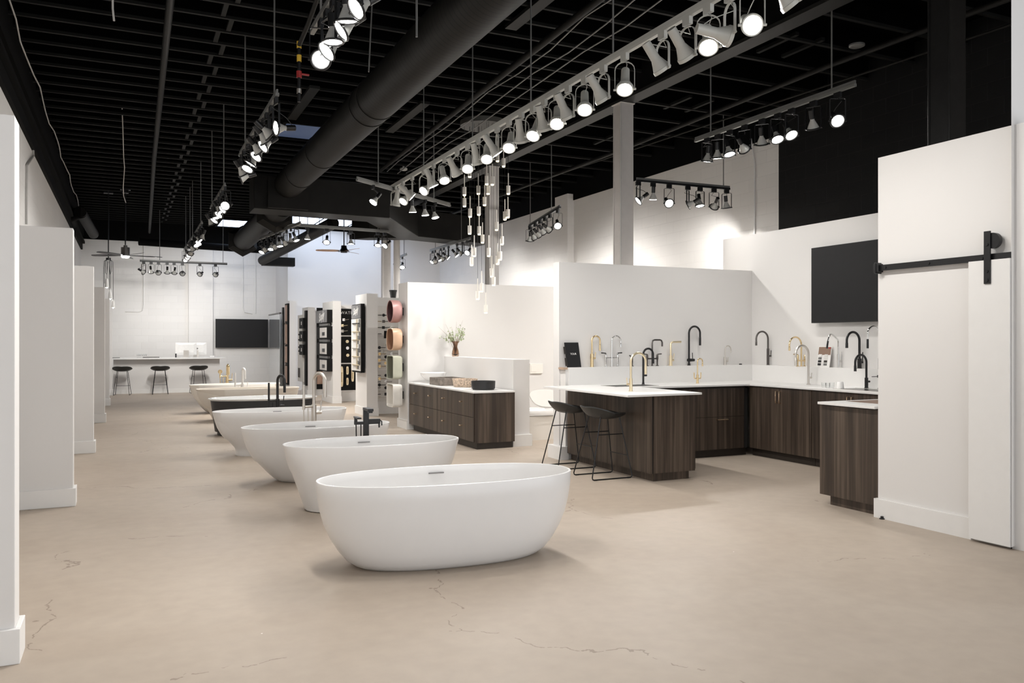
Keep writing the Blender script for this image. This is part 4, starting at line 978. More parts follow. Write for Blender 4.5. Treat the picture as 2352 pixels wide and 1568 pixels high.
t, px, h = tap('satin gold tap with two upright handles on the worktop', 1602, 880, ('Z',), 'gold', 822, 1615, 841, .008, 860, None, zb=WZ, bodyr=.016)
for s in (-1, 1):
    MB().tube([(0, 0, 11 * px), (s * .048, 0, 11 * px), (s * .053, 0, 14 * px), (s * .053, 0, 25 * px)], .007, 10).build('handle', 'gold', t)
t, px, h = tap('brushed nickel gooseneck tap on the worktop below the champagne tap', 1857, 883, ('Z',), 'nickel', 791, 1822, 839, .014, 880, (867, .06, -1), sgn=-1, zb=WZ, bodyr=.020)
tap('matt black gooseneck tap on the worktop at the right', 1990, 891, ('Z',), 'black_metal', 812, 1958, 852, .013, 867, (876, .0, -1), sgn=-1, zb=WZ, bodyr=.020)
x, y = onZ(2019, 892, WZ); d = depth(x, y) / F
t = thing('pot_filler', 'thin black pot filler with a long level arm by the barn wall', 'tap', (x, y, WZ))
MB().cyl((0, 0, 0), (0, 0, 28 * d), .006).lathe([(.018, 0), (.018, .005), (.006, .008)], seg=16).build('post', 'black_metal', t)
MB().cyl((0, 0, 28 * d), (-23 * d, 0, 27.5 * d), .004).box(-.014, .014, -.014, .014, 25 * d, 31 * d).build('arm', 'black_metal', t)

# things on ledge and worktop
bx = onY(1316, 0, YL)[0]; d = depth(bx, YL) / F
t = thing('display_binder', 'black display binder with a white logo leaning on the kitchen wall', 'binder', (bx, 8.895, LZ), 0)
th = math.radians(12)
MB().box(-.105, .105, 0, .012, 0, .315).build('cover', 'screen', t, rot=(-th, 0, math.radians(6)), smooth=False, bevel=.002)
for z0, z1 in ((.02, .12), (.17, .26)): MB().box(-.125, -.103, -.002, .014, z0, z1).build('spine_clip', 'gunmetal', t, rot=(-th, 0, math.radians(6)), smooth=False)
tx = text('TOUR', .034, 'white_plastic', t, (0, .033, .165), (PI/2 - th, 0, math.radians(6))); 
tx.location = (0, .0325 - .002, .165)
x = XLg - .01; y = onX(1893, 784, x)[0]; d = depth(x, y) / F
t = thing('sample_card', 'white colour sample card with dark swatches leaning on the ledge', 'sample card', (7.86, y, LZ), -PI/2)
MB().box(-.115, .095, 0, .008, 0, .265).build('card', 'white_plastic', t, rot=(math.radians(-10), 0, 0), smooth=False)
MB().box(-.108, .088, -.002, 0, .155, .255).build('header', 'sink_brown', t, rot=(math.radians(-10), 0, 0), smooth=False)
MB().box(.045, .085, -.0035, -.002, .235, .25).build('red_mark', 'red', t, rot=(math.radians(-10), 0, 0), smooth=False)
for r_ in range(4):
    for c_, mm in ((0, ('white_plastic', 'rod_grey', 'black_matte', 'black_matte')[r_]), (1, ('pale_board', 'pale_board', 'gunmetal', 'rod_grey')[r_])):
        MB().box(-.095 + c_ * .095, -.045 + c_ * .095, -.0045, 0, .135 - r_ * .038, .162 - r_ * .038).build('swatch', mm, t, rot=(math.radians(-10), 0, 0), smooth=False)
x, y = onZ(1930, 893, WZ); d = depth(x, y) / F
t = thing('cup', 'white upturned cup beside the glasses on the worktop', 'cup', (x, y, WZ))
MB().lathe([(.040, 0), (.041, .004), (.034, .075), (.030, .083), (.001, .084)], seg=28).build('body', 'porcelain', t)
for i, (u, lab) in enumerate(((1891, 'leftmost clear drinking glass on the worktop'), (1900, 'second clear drinking glass beside the white cup'), (1910, 'clear drinking glass touching the white cup'))):
    x, y = onZ(u + 1, 890 + (i % 2), WZ)
    o = MB().lathe([(.022, 0), (.026, .06), (.0245, .06), (.021, .005), (.001, .005)], seg=20).build('drinking_glass', 'clear_glass', loc=(x, y, WZ)); tag(o, lab, 'glass', 'glasses on the worktop')

# ------------------------------------------------------------------ stools
def stool_proto():
    t = thing('bar_stool', 'x', 'stool', (0, 0, 0))
    nx, ny = 18, 20; top = []; bot = []
    def P(i, j, off):
        a = 2 * PI * j / 40
        f = i / nx; r = f
        ca, sa = math.cos(a), math.sin(a)
        X = .222 * r * math.copysign(abs(ca) ** .85, ca); Y = .248 * r * math.copysign(abs(sa) ** .85, sa)
        back = max(0, -ca)
        z = .648 + r ** 3.4 * (.028 + .085 * back + .030 * abs(sa))
        k = 1 - (.03 if off else 0)
        return (X * (1 if not off else .985), Y * (1 if not off else .985), z - off)
    mb = MB(); R = []
    for i in range(1, nx + 1): R.append([P(i, j, .024) for j in range(40)])
    R.append([tuple((Vector(P(nx, j, .024)) + Vector(P(nx, j, 0))) / 2 + Vector(((P(nx, j, 0)[0]) * .02, (P(nx, j, 0)[1]) * .02, 0))) for j in range(40)])
    for i in range(nx, 0, -1): R.append([P(i, j, 0) for j in range(40)])
    mb.rings(R).build('seat', 'black_seat', t)
    r = .0068
    for s, yb in ((-1, -.195), (1, .195)):
        yt = s * .12
        pts = [(-.10, yt, .655), (-.245, yb, .03), (-.238, yb, .012), (-.222, yb, .007), (.222, yb, .007), (.238, yb, .012), (.245, yb, .03), (.13, yt, .655)]
        MB().tube(pts, r, 8).build('leg', 'black_metal', t)
        f = .70; MB().cyl((-.10 - .145 * (1 - f) , yt + (yb - yt) * (1 - f), .655 - .625 * (1 - f)), (.13 + .115 * (1 - f), yt + (yb - yt) * (1 - f), .655 - .625 * (1 - f)), .0055, seg=8).build('stretcher', 'black_metal', t)
        for q in (-.205, .205): MB().box(q - .02, q + .02, yb - .008, yb + .008, 0, .006).build('foot_pad', 'black_metal', t, smooth=False)
    f = .33; xx = .13 + .115 * (1 - f); zz = .655 - .625 * (1 - f); yy = .12 + .075 * (1 - f)
    MB().cyl((xx, -yy, zz), (xx, yy, zz), .0055, seg=8).build('footrest', 'black_metal', t)
    MB().cyl((-.09, -.12, .655), (-.09, .12, .655), r, seg=8).cyl((.12, -.12, .655), (.12, .12, .655), r, seg=8).build('seat_rail', 'black_metal', t)
    return t
s0 = stool_proto(); s0.location = (4.63, 7.575, 0); s0['label'] = 'black shell bar stool nearer the camera at the peninsula'; s0['group'] = 'stools at the peninsula'
s1 = copy_tree(s0); s1.location = (4.645, 8.35, 0); s1['label'] = 'black shell bar stool nearer the kitchen wall at the peninsula'
for i, (u, lab) in enumerate(((281, 'leftmost black bar stool at the white desk by the back wall'), (368, 'middle black bar stool at the white desk by the back wall'), (456, 'black bar stool at the desk nearest the bathtubs'))):
    s = copy_tree(s0); s.location = (onY(u, 0, 24.7)[0], 24.7, 0); s.rotation_euler = (0, 0, PI/2 + (-.1, 0, .12)[i]); s.scale = (1, 1, 1.02)
    s['label'] = lab; s['group'] = 'stools at the back desk'

# ------------------------------------------------------------------ reception desk
t = thing('reception_desk', 'long white reception desk before the back wall', 'desk', (.9, 25.15, 0))
MB().box(-1.22, 1.55, 0, .12, 0, .95).build('front_panel', WHITE, t, smooth=False); MB().box(-1.22, 1.55, -.012, 0, 0, .12).build('plinth_board', 'trim_paint', t, smooth=False)
MB().box(-1.22, 1.68, -.25, .6, .955, .995).build('desk_top', 'quartz', t, smooth=False, bevel=.003)
dz = .996
for i, (u, lab) in enumerate(((427, 'white desktop computer seen from behind, left one on the desk'), (451, 'white desktop computer seen from behind, right one on the desk'))):
    x = onY(u, 0, 25.45)[0]
    t = thing('computer', lab, 'computer', (x, 25.40 + .22 * i, dz), math.radians((6, -5)[i]), 'desktop computers on the desk')
    MB().rings([[(-.29, 0, .07), (.29, 0, .07), (.29, 0, .42), (-.29, 0, .42)], [(-.29, -.012, .07), (.29, -.012, .07), (.29, -.012, .42), (-.29, -.012, .42)], [(-.2, -.03, .14), (.2, -.03, .14), (.2, -.03, .36), (-.2, -.03, .36)]]).build('housing', 'white_plastic', t, smooth=False)
    MB().box(-.09, .09, -.06, .06, 0, .008).box(-.07, .07, -.045, -.03, 0, .2).build('stand', 'nickel', t, smooth=False)
    if i: MB().cyl((.04, -.032, .25), (.04, -.031, .25), .022).build('round_mark', 'rod_grey', t)
for i in range(6):
    x = onY(315.5 + i * 4.0, 0, 25.2)[0]
    t = thing('wine_glass', 'small stemmed glass, %s from left of six on the desk' % ORD[i], 'glass', (x, 25.2, dz), 0, 'stemmed glasses on the desk')
    MB().lathe([(.022, 0), (.003, .004), (.003, .05), (.018, .07), (.02, .11), (.018, .11), (.016, .072), (.001, .06)], seg=14).build('bowl', 'clear_glass', t)
x = onY(348, 0, 25.2)[0]; tag(MB().box(x - .22, x + .2, 25.1, 25.3, dz, dz + .022).build('laptop', 'gunmetal', smooth=False), 'flat dark closed laptop on the reception desk', 'laptop')
x = onY(404, 0, 25.3)[0]; tag(MB().box(x - .02, x + .02, 25.28, 25.34, dz, dz + .11).build('speaker', 'black_matte', smooth=False, bevel=.005), 'small black speaker left of the computers', 'speaker')
x = onY(487, 0, 25.3)[0]; tag(MB().box(x - .07, x + .06, 25.25, 25.37, dz, dz + .04).build('telephone', 'white_plastic', smooth=False, bevel=.01), 'small white telephone at the right of the desk', 'telephone')
x = onY(268, 0, 25.1)[0]; tag(MB().box(x - .12, x + .08, 25.0, 25.2, dz, dz + .015).build('folder', 'rod_grey', smooth=False), 'thin grey folder on the left end of the desk', 'folder')

# ------------------------------------------------------------------ display fins along the right of the aisle
def fin(x0, x1, y0, y1, z, skirt=True):
    w = struct('wall_fin', MB().box(x0, x1, y0, y1, 0, z), WHITE, smooth=False)
    base_ring(MB(), x0, x1, y0, y1, .16, .015).build('baseboard', 'trim_paint', w, smooth=False); return w
def finY(u, x): return onX(u, 784, x)[0]
fin(4.22, 4.44, 15.62, finY(817, 4.22), 2.38)
struct('wall_bay', MB().box(4.44, 7.2, 16.0, 16.2, 0, 2.33), WHITE, smooth=False)
fin(4.38, 4.57, 19.2, finY(741, 4.38), 2.40)
struct('wall_bay', MB().box(4.57, 7.2, 19.75, 19.95, 0, 2.33), WHITE, smooth=False)
F4X = onY(707, 784, 22.0)[0]; F4E = onY(723.5, 784, 22.0)[0]
fin(F4X, F4E, 22.0, 22.75, 2.36)
struct('wall_bay', MB().box(F4E, 7.2, 22.3, 22.45, 0, 2.30), WHITE, smooth=False)
F5X = onY(665, 784, 23.6)[0]; F5E = onY(680.5, 784, 23.6)[0]
fin(F5X, F5E, 23.6, 24.8, 2.60)

# basins mounted on the end of the vanity wall (opening towards the aisle)
def wallbasin(label, vc, hpx, shape, m, m_in, y=13.25, dpt=.17, half=None):
    x = 4.0; z = onX(907, vc, 4.02)[1] if False else H + (784 - vc) * depth(4.08, y) / F
    hh = hpx / 2 * depth(4.08, y) / F
    t = thing('wall_basin', label, 'basin', (4.055, y, z), 0, 'coloured basins on the end of the vanity wall')
    n = {'round': 2.0, 'soft': 3.2, 'square': 9.0}[shape]; N = 72
    def ring(a, x):
        return [(x, p[0] * (half / hh if half else 1), p[1]) for p in sup(a, a, n, 0, N)]
    sm_ = shape != 'square'
    MB().rings([ring(hh * .86, dpt * .5), ring(hh * .95, dpt * .42), ring(hh, dpt * .2), ring(hh, -dpt * .46), ring(hh * .985, -dpt * .5), ring(hh * .94, -dpt * .5), ring(hh * .93, -dpt * .46), ring(hh * .9, dpt * .4)]).build('bowl', m, t, smooth=sm_)
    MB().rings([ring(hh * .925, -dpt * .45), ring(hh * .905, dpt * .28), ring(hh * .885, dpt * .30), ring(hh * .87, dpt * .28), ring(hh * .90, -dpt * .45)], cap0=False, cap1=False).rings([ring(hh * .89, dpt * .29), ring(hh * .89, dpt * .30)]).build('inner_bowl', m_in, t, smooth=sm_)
    MB().box(dpt * .5, .145, -.03, .03, -hh * .33, hh * .33).build('bracket', 'black_metal', t, smooth=False)
wallbasin('round dusty pink basin hung on the wall end, topmost', 715, 52, 'round', 'pink_clay', 'pink_shaded', half=.19)
wallbasin('peach rounded basin hung on the wall end, second from top', 779, 51, 'soft', 'peach_clay', 'peach_shaded', half=.20)
wallbasin('sage green rectangular basin hung third from top', 843, 54, 'square', 'sage_clay', 'sage_shaded', half=.19)
wallbasin('cream square basin hung lowest on the wall end', 907, 53, 'square', 'cream_clay', 'cream_clay', half=.19)
t = thing('plant_pot', 'empty black plastic pot standing on top of the bay wall', 'pot', (onY(903, 0, 16.1)[0], 16.1, 2.33))
MB().lathe([(.055, 0), (.072, .13), (.080, .13), (.080, .16), (.07, .16), (.055, .01), (.001, .01)], seg=28).build('body', 'black_matte', t)

# lever board
BY = 16.0
def on_board(u, v, Y): return onY(u, v, Y)
x0, zt = onY(859, 703, BY); x1, zb_ = onY(921, 921, BY)
b = thing('lever_board', 'pale display board of door levers beside the hung basins', 'display board', ((x0 + x1)/2 + .0, BY - .002, 0))
hw = (x1 - x0) / 2
for a_, b_ in ((703, 773), (777, 846), (850, 921)):
    z1 = onY(890, a_, BY)[1]; z0 = onY(890, b_, BY)[1]
    MB().box(-hw, hw, -.012, 0, z0, z1).build('panel', 'pale_board', b, smooth=False, bevel=.001)
MATL = {'k': 'black_metal', 'g': 'gold', 'n': 'nickel', 'c': 'chrome', 'm': 'gunmetal'}
lev = [(805, 525, 'k', 'r', 670), (990, 525, 'k', 'r', 670), (800, 665, 'g', 's', 670), (990, 665, 'm', 's', 670), (805, 803, 'k', 's', 670), (985, 803, 'k', 's', 670), (1170, 803, 'n', 's', 670), (805, 945, 'm', 's', 670),
       (1040, 1190, 'n', 'r', 670), (895, 1255, 'k', 'r', 670), (785, 1330, 'k', 't', 670), (1040, 1330, 'n', 'r', 670), (900, 1395, 'g', 'r', 670), (1170, 1390, 'c', 'r', 670), (785, 1465, 'm', 't', 670), (1040, 1465, 'k', 'r', 670),
       (895, 265, 'g', 's', 800), (1035, 330, 'g', 's', 800), (785, 335, 'm', 't', 800), (900, 400, 'g', 'r', 800), (785, 605, 'k', 't', 800), (1040, 605, 'k', 'r', 800), (900, 680, 'g', 'r', 800), (785, 750, 'k', 't', 800),
       (1040, 745, 'c', 'r', 800), (895, 820, 'k', 'r', 800), (1040, 885, 'k', 'r', 800), (785, 885, 'c', 't', 800), (895, 960, 'n', 'r', 800), (1040, 1025, 'k', 's', 800), (785, 1030, 'k', 't', 800), (900, 1095, 'n', 'r', 800)]
NM = {'k': 'black', 'g': 'gold', 'n': 'nickel', 'c': 'chrome', 'm': 'gunmetal'}; SHN = {'r': 'round rose', 's': 'square rose', 't': 'slim rose'}
cnt = {}
for (px_, py_, mk, sh, oy) in lev:
    u = 780 + px_ / 9.8; vv = oy + py_ / 9.8; x, z = onY(u, vv, BY - .014)
    kk = (mk, sh); cnt[kk] = cnt.get(kk, 0) + 1
    o = MB()
    if sh == 'r': o.cyl((0, 0, 0), (0, -.01, 0), .030, seg=20)
    elif sh == 's': o.box(-.028, .028, -.01, 0, -.028, .028)
    else: o.box(-.012, .012, -.01, 0, -.032, .032)
    o.cyl((0, -.01, 0), (0, -.045, 0), .009, seg=10); o.tube([(0, -.045, 0), (.03, -.05, 0), (.115, -.05, 0)], .0065, 8)
    oo = o.build('door_lever', MATL[mk], loc=(x, BY - .012, z))
    tag(oo, '%s door lever with %s, %s such from the top of the pale board' % (NM[mk], SHN[sh], ORD[cnt[kk] - 1]), 'door lever', 'door levers on the pale board')
x, z = onY(886, 768, BY - .014); o = MB().box(-.035, .045, -.006, 0, -.075, .075).build('notice_card', 'black_board', loc=(x, BY - .012, z), smooth=False); tag(o, 'small black notice card on the pale lever board', 'card')

# tall sample board with the script logo on the second fin
YA, YB_ = 15.70, 16.38
def zX(v, y, x=4.14): return H + (784 - v) * depth(x, y) / F
t = thing('sample_board', 'tall pale sample board with grey header and knob samples', 'display board', (4.20, 0, 0))
MB().box(-.075, 0, YA, YB_, zX(856, YA), zX(697, YA)).build('backing', 'black_board', t, smooth=False)
MB().box(-.085, -.075, YA - .0, YB_ + .03, zX(852, YA), zX(731, YA)).build('panel', 'pale_board', t, smooth=False)
MB().box(-.09, -.075, YA - .01, YB_, zX(730, YA), zX(699, YA)).build('header', 'grey_board', t, smooth=False)
tx = text('Soply', .17, 'white_plastic', t, (-.0915, (YA + YB_)/2, zX(714, 16.0)), (PI/2, math.radians(0), -PI/2)); tx.rotation_euler = (PI/2, math.radians(-8), -PI/2)
rows = [745, 764, 783, 802, 821, 840]
for i, v in enumerate(rows):
    zc = zX(v, 15.95)
    for j in range(3):
        for k in range(2):
            yy = YA + .05 + j * .10; MB().box(-.092, -.085, yy - .042, yy + .042, zc - .012 + k * .085 - .045, zc + .06 + k * .085 - .045).build('sample_tile', ('gunmetal', 'rod_grey', 'pale_board')[(i + j + k) % 3] if j < 2 else 'brass_satin', t, smooth=False)
    MB().cyl((-.10, YA + .06, zc + .02), (-.10, YB_ - .12, zc + .02), .011, seg=10).build('sample_pull', ('black_metal', 'brass_satin', 'gold', 'nickel', 'brass_satin', 'brass_satin')[i], t)
# boxes on the third fin
t = thing('sample_rack', 'stack of black cubes and pale samples under a grey logo panel', 'display rack', (4.38, 0, 0))
Y0, Y1 = 19.25, 20.35
for a_, b_ in ((711, 740), (749, 778), (786, 816), (824, 853)):
    zc1 = zX(a_, 19.3, 4.3); zc0 = zX(b_, 19.3, 4.3)
    bx_ = MB().box(-.13, 0, Y0, Y1, zc0, zc1).build('cube_shelf', 'black_board', t, smooth=False)
    if a_ == 711: MB().box(-.14, -.13, Y0 - .0, Y1 + .1, zc0, zc1).build('logo_panel', 'grey_board', bx_, smooth=False)
    else:
        MB().box(-.14, -.13, Y0 + .02, Y1 - .35, zc0 + .03, zc1 - .03).build('sample_sheet', 'pale_board', bx_, smooth=False)
        MB().box(-.15, -.14, Y0 + .2, Y0 + .45, zc0 + .08, zc0 + .16).build('sample_lever', 'black_metal', bx_, smooth=False)
tx = text('Soply', .26, 'white_plastic', t, (-.1415, 19.8, zX(727, 19.8, 4.25)), (PI/2, math.radians(-8), -PI/2))
for v in (745, 782, 820): 
    zc = zX(v, 19.5, 4.3); MB().box(-.10, -.02, Y0 + .1, Y1 - .1, zc - .035, zc + .035).build('pale_roll', 'rod_grey', t, smooth=False, bevel=.01)
# black wall board with lettering
BY2 = 19.75
b = thing('tap_board', 'three black panels of brass fittings headed by white lettering', 'display board', (0, BY2, 0))
for a_, b_ in ((709, 770), (773, 833), (836, 896)):
    z1 = onY(795, a_, BY2)[1]; z0 = onY(795, b_, BY2)[1]; xa = onY(776.5, 0, BY2)[0]; xb = xa + 1.1
    MB().box(xa, xb, -.015, 0, z0, z1).build('panel', 'black_board', b, smooth=False)
    MB().box(xa, xb, -.02, 0, z0 - .022, z0).build('shelf_strip', 'trim_paint', b, smooth=False)
x, z = onY(798.5, 718.5, BY2)
text('WATER', .098, 'white_plastic', b, (x, -.0165, z), (PI/2, 0, 0), spacing=1.15)
for i, (u, v, m, lab) in enumerate(((789, 734, 'chrome', 'chrome lever below the white lettering'), (786, 747.5, 'brass_satin', 'brass lever with square rose on the black panel'), (786, 760, 'nickel', 'nickel lever, lowest on the top black panel'))):
    x, z = onY(u, v, BY2); o = MB().box(-.03, .03, -.012, 0, -.03, .03).cyl((0, -.012, 0), (0, -.05, 0), .01).tube([(0, -.05, 0), (.03, -.055, 0), (.115, -.055, .01)], .009, 8).build('door_lever', m, loc=(x, BY2 - .015, z))
    tag(o, lab, 'door lever', 'levers on the black panel')
for i, (u, v, m, lab) in enumerate(((797, 784, 'brass_satin', 'round brass button, top of three on the black panel'), (797.5, 799, 'chrome', 'round chrome button between two brass ones'), (798, 815.5, 'brass_satin', 'round brass button, lowest of three'))):
    x, z = onY(u, v, BY2); o = MB().cyl((0, 0, 0), (0, -.02, 0), .038, seg=24).cyl((0, -.02, 0), (0, -.028, 0), .015).build('round_fitting', m, loc=(x, BY2 - .015, z)); tag(o, lab, 'fitting', 'round fittings on the black panel')
for i, (u, v0, v1, w_, lab) in enumerate(((784.5, 841, 888, .035, 'longest brass door handle plate on the black panel'), (797.5, 841, 860, .03, 'upper short brass plate beside the longest'), (797.5, 867, 884, .028, 'lower short brass plate beside the longest'), (809.5, 847, 876, .032, 'brass plate half hidden by the pale sample board'))):
    x, z1 = onY(u, v0, BY2); z0 = onY(u, v1, BY2)[1]
    o = MB().rings([[(q[0], 0, q[1] * (z1 - z0) / 2 / w_) for q in sup(w_, w_, 3.5, 0, 32)], [(q[0], -.012, q[1] * (z1 - z0) / 2 / w_) for q in sup(w_, w_, 3.5, 0, 32)]]).tube([(0, -.012, -(z1 - z0) * .25), (0, -.05, -(z1 - z0) * .2), (0, -.05, (z1 - z0) * .15), (0, -.012, (z1 - z0) * .2)], .009, 8).build('handle_plate', 'brass_satin', loc=(x, BY2 - .015, (z0 + z1)/2))
    tag(o, lab, 'door handle', 'brass plates on the black panel')
# far displays
t = thing('swatch_rack', 'narrow black display rack on the fourth white fin', 'display rack', (F4X, 0, 0))
for a_, b_ in ((713, 885),):
    MB().box(-.05, 0, 22.0, 22.2, zX(b_, 22.1, 4.4), zX(a_, 22.1, 4.4)).build('backing', 'black_board', t, smooth=False)
for a_, b_ in ((730, 754), (760, 784), (791, 815)):
    MB().box(-.12, -.05, 22.02, 22.55, zX(b_, 22.1, 4.35), zX(a_, 22.1, 4.35)).build('sample_box', 'black_board', t, smooth=False)
    MB().box(-.125, -.12, 22.2, 22.28, zX(b_ - 8, 22.1, 4.35), zX(a_ + 8, 22.1, 4.35)).build('sample_sheet', 'white_plastic', t, smooth=False)
MB().box(-.04, -.0, 22.5, 23.2, zX(876, 22.7, 4.4), zX(723, 22.7, 4.4)).build('pale_panel', 'pale_board', t, smooth=False)
for k in (0, .14): MB().cyl((-.06, 22.85 + k, zX(867, 22.7, 4.4)), (-.06, 22.85 + k, zX(845, 22.7, 4.4)), .012).build('pull_bar', 'gunmetal', t)
for k, v in enumerate((768, 780, 797, 806)): MB().cyl((-.08, 22.9, zX(v, 22.7, 4.4)), (-.03, 22.9, zX(v, 22.7, 4.4)), .02).build('knob_sample', 'black_metal', t)
xa = onY(727, 0, 22.3)[0]
o = MB().box(xa, xa + .4, -.012, 0, zX(893, 22.3, 4.9), zX(707, 22.3, 4.9)).build('black_panel', 'black_board', loc=(0, 22.295, 0), smooth=False); tag(o, 'tall plain black display panel between two white fins', 'display board')
x, z = onY(737, 868, 22.25); o = MB().box(-.10, .06, -.01, 0, -.16, .18).build('photo_card', 'rust_wood', loc=(x, 22.27, z), smooth=False); tag(o, 'brown picture card low on the plain black panel', 'card')
t = thing('door_sample_rack', 'tall rack of dark framed brown door samples with silver handles', 'display rack', (F5X, 0, 0))
MB().box(-.05, 0, 23.62, 24.05, zX(883, 23.7, 4.3), zX(697, 23.7, 4.3)).build('frame', 'black_board', t, smooth=False)
for a_, b_ in ((701, 738), (745, 790), (795, 832), (840, 878)):
    MB().box(-.062, -.05, 23.68, 24.0, zX(b_, 23.8, 4.3), zX(a_, 23.8, 4.3)).build('door_sample', 'rust_wood', t, smooth=False)
for v in (743, 790, 836): MB().cyl((-.10, 23.8, zX(v, 23.8, 4.3)), (-.05, 23.8, zX(v, 23.8, 4.3)), .03).build('handle_sample', 'chrome', t)
MB().box(-.10, -.05, 24.15, 24.3, zX(884, 24.2, 4.3), zX(706, 24.2, 4.3)).build('side_leaf', 'bezel', t, smooth=False)
# glass panel catching the television
t = thing('glass_panel', 'frameless glass shower panel with a black top bar near the back wall', 'glass panel', (4.02, 0, 0))
m = bpy.data.materials.new('mirror_glass'); m.use_nodes = True; bs = m.node_tree.nodes['Principled BSDF']; bs.inputs['Base Color'].default_value = (.78, .80, .82, 1); bs.inputs['Metallic'].default_value = .75; bs.inputs['Roughness'].default_value = .04; MATS['mirror_glass'] = m
MB().box(0, .012, 24.4, 26.3, .02, 2.25).build('pane', 'mirror_glass', t, smooth=False)
MB().box(-.02, .03, 24.3, 26.35, 2.25, 2.29).build('top_bar', 'gunmetal', t, smooth=False)

# ------------------------------------------------------------------ pendant cluster
CXc, CYc = onZ(1110, 288, 4.92); CYc += .0
t = thing('pendant_cluster', 'cluster of slim cream tube pendants hanging from a round ceiling canopy', 'chandelier', (CXc, CYc, 0))
MB().lathe([(.37, 4.90), (.37, 4.98), (.001, 4.985)], seg=48).build('canopy', 'canopy_grey', t)
ends = [(1066.7, 449), (1066.9, 474.6), (1079, 407), (1079.8, 498.5), (1078.7, 537.5), (1098.7, 446), (1099.7, 494), (1100.5, 539), (1113, 472), (1108.3, 558), (1118, 424), (1121, 446), (1131, 425), (1142.6, 371), (1156.6, 383), (1167.5, 446),
        (1159.7, 505), (1166.7, 500), (1140.5, 529), (1083.3, 610), (1089.3, 589), (1122.5, 589), (1153, 562), (1148.8, 597), (1142.7, 607), (1129.4, 636), (1133.8, 655.7), (1106.3, 670), (1097.2, 687.8), (1115.8, 719)]
rnd = random.Random(11); proto = None
for i, (u, v) in enumerate(ends):
    dc = depth(CXc, CYc); lat = (u - 1116) * dc / F; mx_ = math.sqrt(max(0, .33 ** 2 - min(lat * lat, .1))); dd = rnd.uniform(-1, 1) * mx_
    d = dc + dd; lat = ((u - 1176) * d / F); x = lat * CA + d * SA - CXc; y = -lat * SA + d * CA - CYc; z = H + (784 - v) * d / F
    if proto is None:
        pd = bpy.data.objects.new('pendant', None); COL.objects.link(pd); pd.parent = t
        MB().lathe([(.030, .012), (.032, .012), (.032, .135), (.010, .137), (.008, .137), (.008, .335), (.001, .337)], seg=20).build('tube_shade', 'cream_clay', pd)
        MB().lathe([(.024, -.004), (.024, .014), (.001, .015)], seg=16).build('glowing_tip', 'pendant_glow', pd)
        proto = pd
    else: pd = copy_tree(proto, t)
    pd.location = (x, y, z)
    MB().cyl((x, y, z + .33), (x, y, 4.90), .0022, seg=6).build('cord', 'black_metal', t)
# ------------------------------------------------------------------ fans and small pendants
x, y = onZ(288, 588, 3.43)
t = thing('ceiling_fan', 'black ceiling fan with thin blades and a lit disc on a long rod', 'ceiling fan', (x, y, 0))
zf = 3.43
MB().cyl((0, 0, zf + .22), (0, 0, ZD), .014).build('downrod', 'black_metal', t)
MB().lathe([(.001, 4.88), (.07, 4.89), (.07, 4.96), (.001, 4.97)], seg=20).box(-.11, .11, -.05, .05, 4.96, 4.985).build('ceiling_mount', 'black_metal', t)
MB().lathe([(.085, zf), (.095, zf + .01), (.095, zf + .20), (.04, zf + .205), (.04, zf + .25), (.001, zf + .26)], seg=28).build('motor_housing', 'gunmetal', t)
MB().lathe([(.001, zf - .045), (.07, zf - .04), (.09, zf - .01), (.085, zf)], seg=28).build('light_disc', 'lamp_glow', t)
def blades(t, n, z, L_, m, w0=.05, w1=.07, ph=.2):
    for k in range(n):
        a = ph + 2 * PI * k / n
        o = MB().rings([[(s_, -w_, .0 - w_ * .2), (s_, w_, w_ * .2), (s_, w_, w_ * .2 + .008), (s_, -w_, .008 - w_ * .2)] for s_, w_ in ((.08, w0 * .6), (.25, w0), (L_ * .7, w1), (L_ * .96, w1 * .7), (L_, w1 * .3))]).build('blade', m, t, loc=(0, 0, z), rz=a)
blades(t, 5, zf + .015, .80, 'black_metal', ph=.15)
x, y = onZ(790, 578, 3.80)
t = thing('ceiling_fan', 'low ceiling fan with pale wooden blades before the rear white wall', 'ceiling fan', (x, y, 0))
zf = 3.80
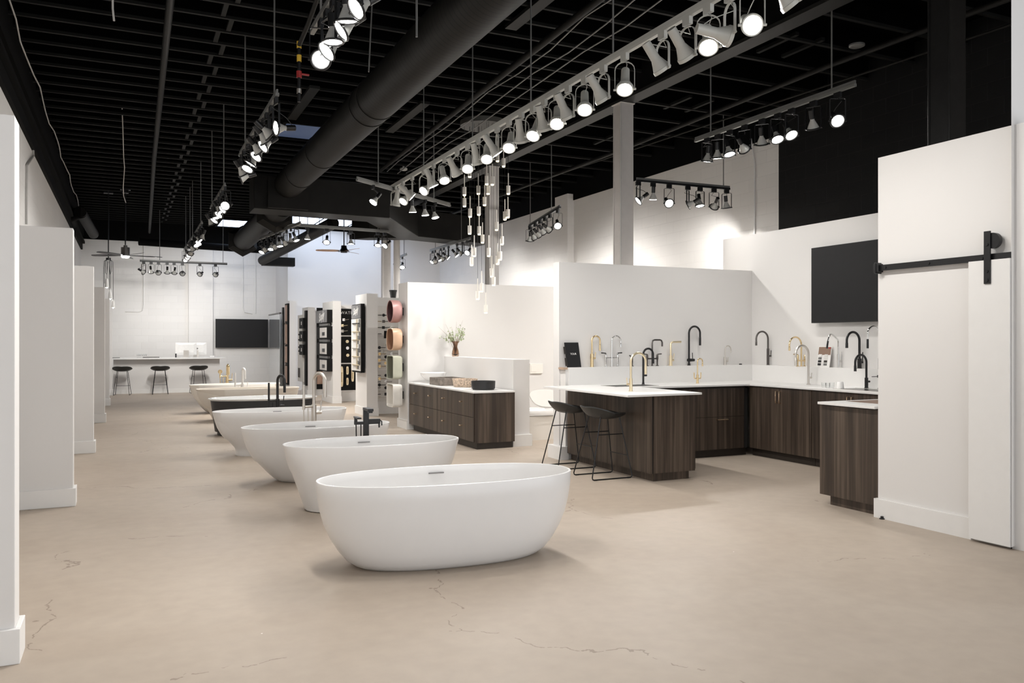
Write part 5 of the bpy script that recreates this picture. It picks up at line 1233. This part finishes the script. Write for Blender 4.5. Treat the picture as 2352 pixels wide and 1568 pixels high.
MB().cyl((0, 0, zf + .1), (0, 0, ZD), .014).build('downrod', 'black_metal', t)
MB().lathe([(.16, zf), (.14, zf + .03), (.09, zf + .08), (.07, zf + .16), (.001, zf + .17)], seg=28).build('motor_housing', 'gunmetal', t)
MB().lathe([(.001, zf - .03), (.08, zf - .025), (.09, zf)], seg=24).build('light_disc', 'black_metal', t)
blades(t, 3, zf + .02, .72, 'fan_wood', .08, .08, ph=2.9)
x, y = onZ(249, 590, 3.45)
t = thing('pendant_cluster', 'hanging bundle of looped black cords with small white pendants at left', 'pendant lamp', (x, y, 0))
pxm = depth(x, y) / F; zz = lambda v: H + (784 - v) * pxm
MB().cyl((0, 0, zz(592)), (0, 0, ZD), .012).build('downrod', 'black_metal', t); MB().cyl((0, 0, zz(597)), (0, 0, zz(592)), .055).build('hub', 'black_metal', t); MB().box(-.1, .1, -.05, .05, 4.95, 4.985).build('ceiling_mount', 'black_metal', t)
rnd = random.Random(5)
for i, (du, v1) in enumerate(((-10, 690), (-8, 657), (-3, 645), (2, 672), (4, 668), (10, 700), (7, 622), (-6, 627))):
    lx_ = du * pxm; sgn = 1 if du > 0 else -1
    MB().tube([(sgn * .04, 0, zz(596)), (lx_ * .9, .02, zz(600)), (lx_ * 1.0, 0, zz(615)), (lx_, 0, zz(v1 - 12) if v1 > 640 else zz(v1))] + ([(lx_, 0, zz(v1 - 6))] if v1 > 640 else [(lx_ * .5, 0, zz(630)), (lx_ * .2, 0, zz(600))]), .005, 6).build('cord', 'black_metal', t)
for du, v0, v1, lit in ((-3, 640, 660, 0), (4, 665, 686, 1), (10, 688, 706, 0), (-10, 680, 696, 0)):
    cx_ = du * pxm
    MB().lathe([(.02, 0), (.035, -.06), (.05, -(v1 - v0) * pxm), (.046, -(v1 - v0) * pxm), (.001, -.05)], c=(cx_, 0, zz(v0)), seg=20).build('shade', 'white_plastic', t)
    MB().lathe([(.001, 0), (.02, -.02), (.001, -.05)], c=(cx_, 0, zz(v1) + .03), seg=12).build('bulb', 'lamp_glow', t)
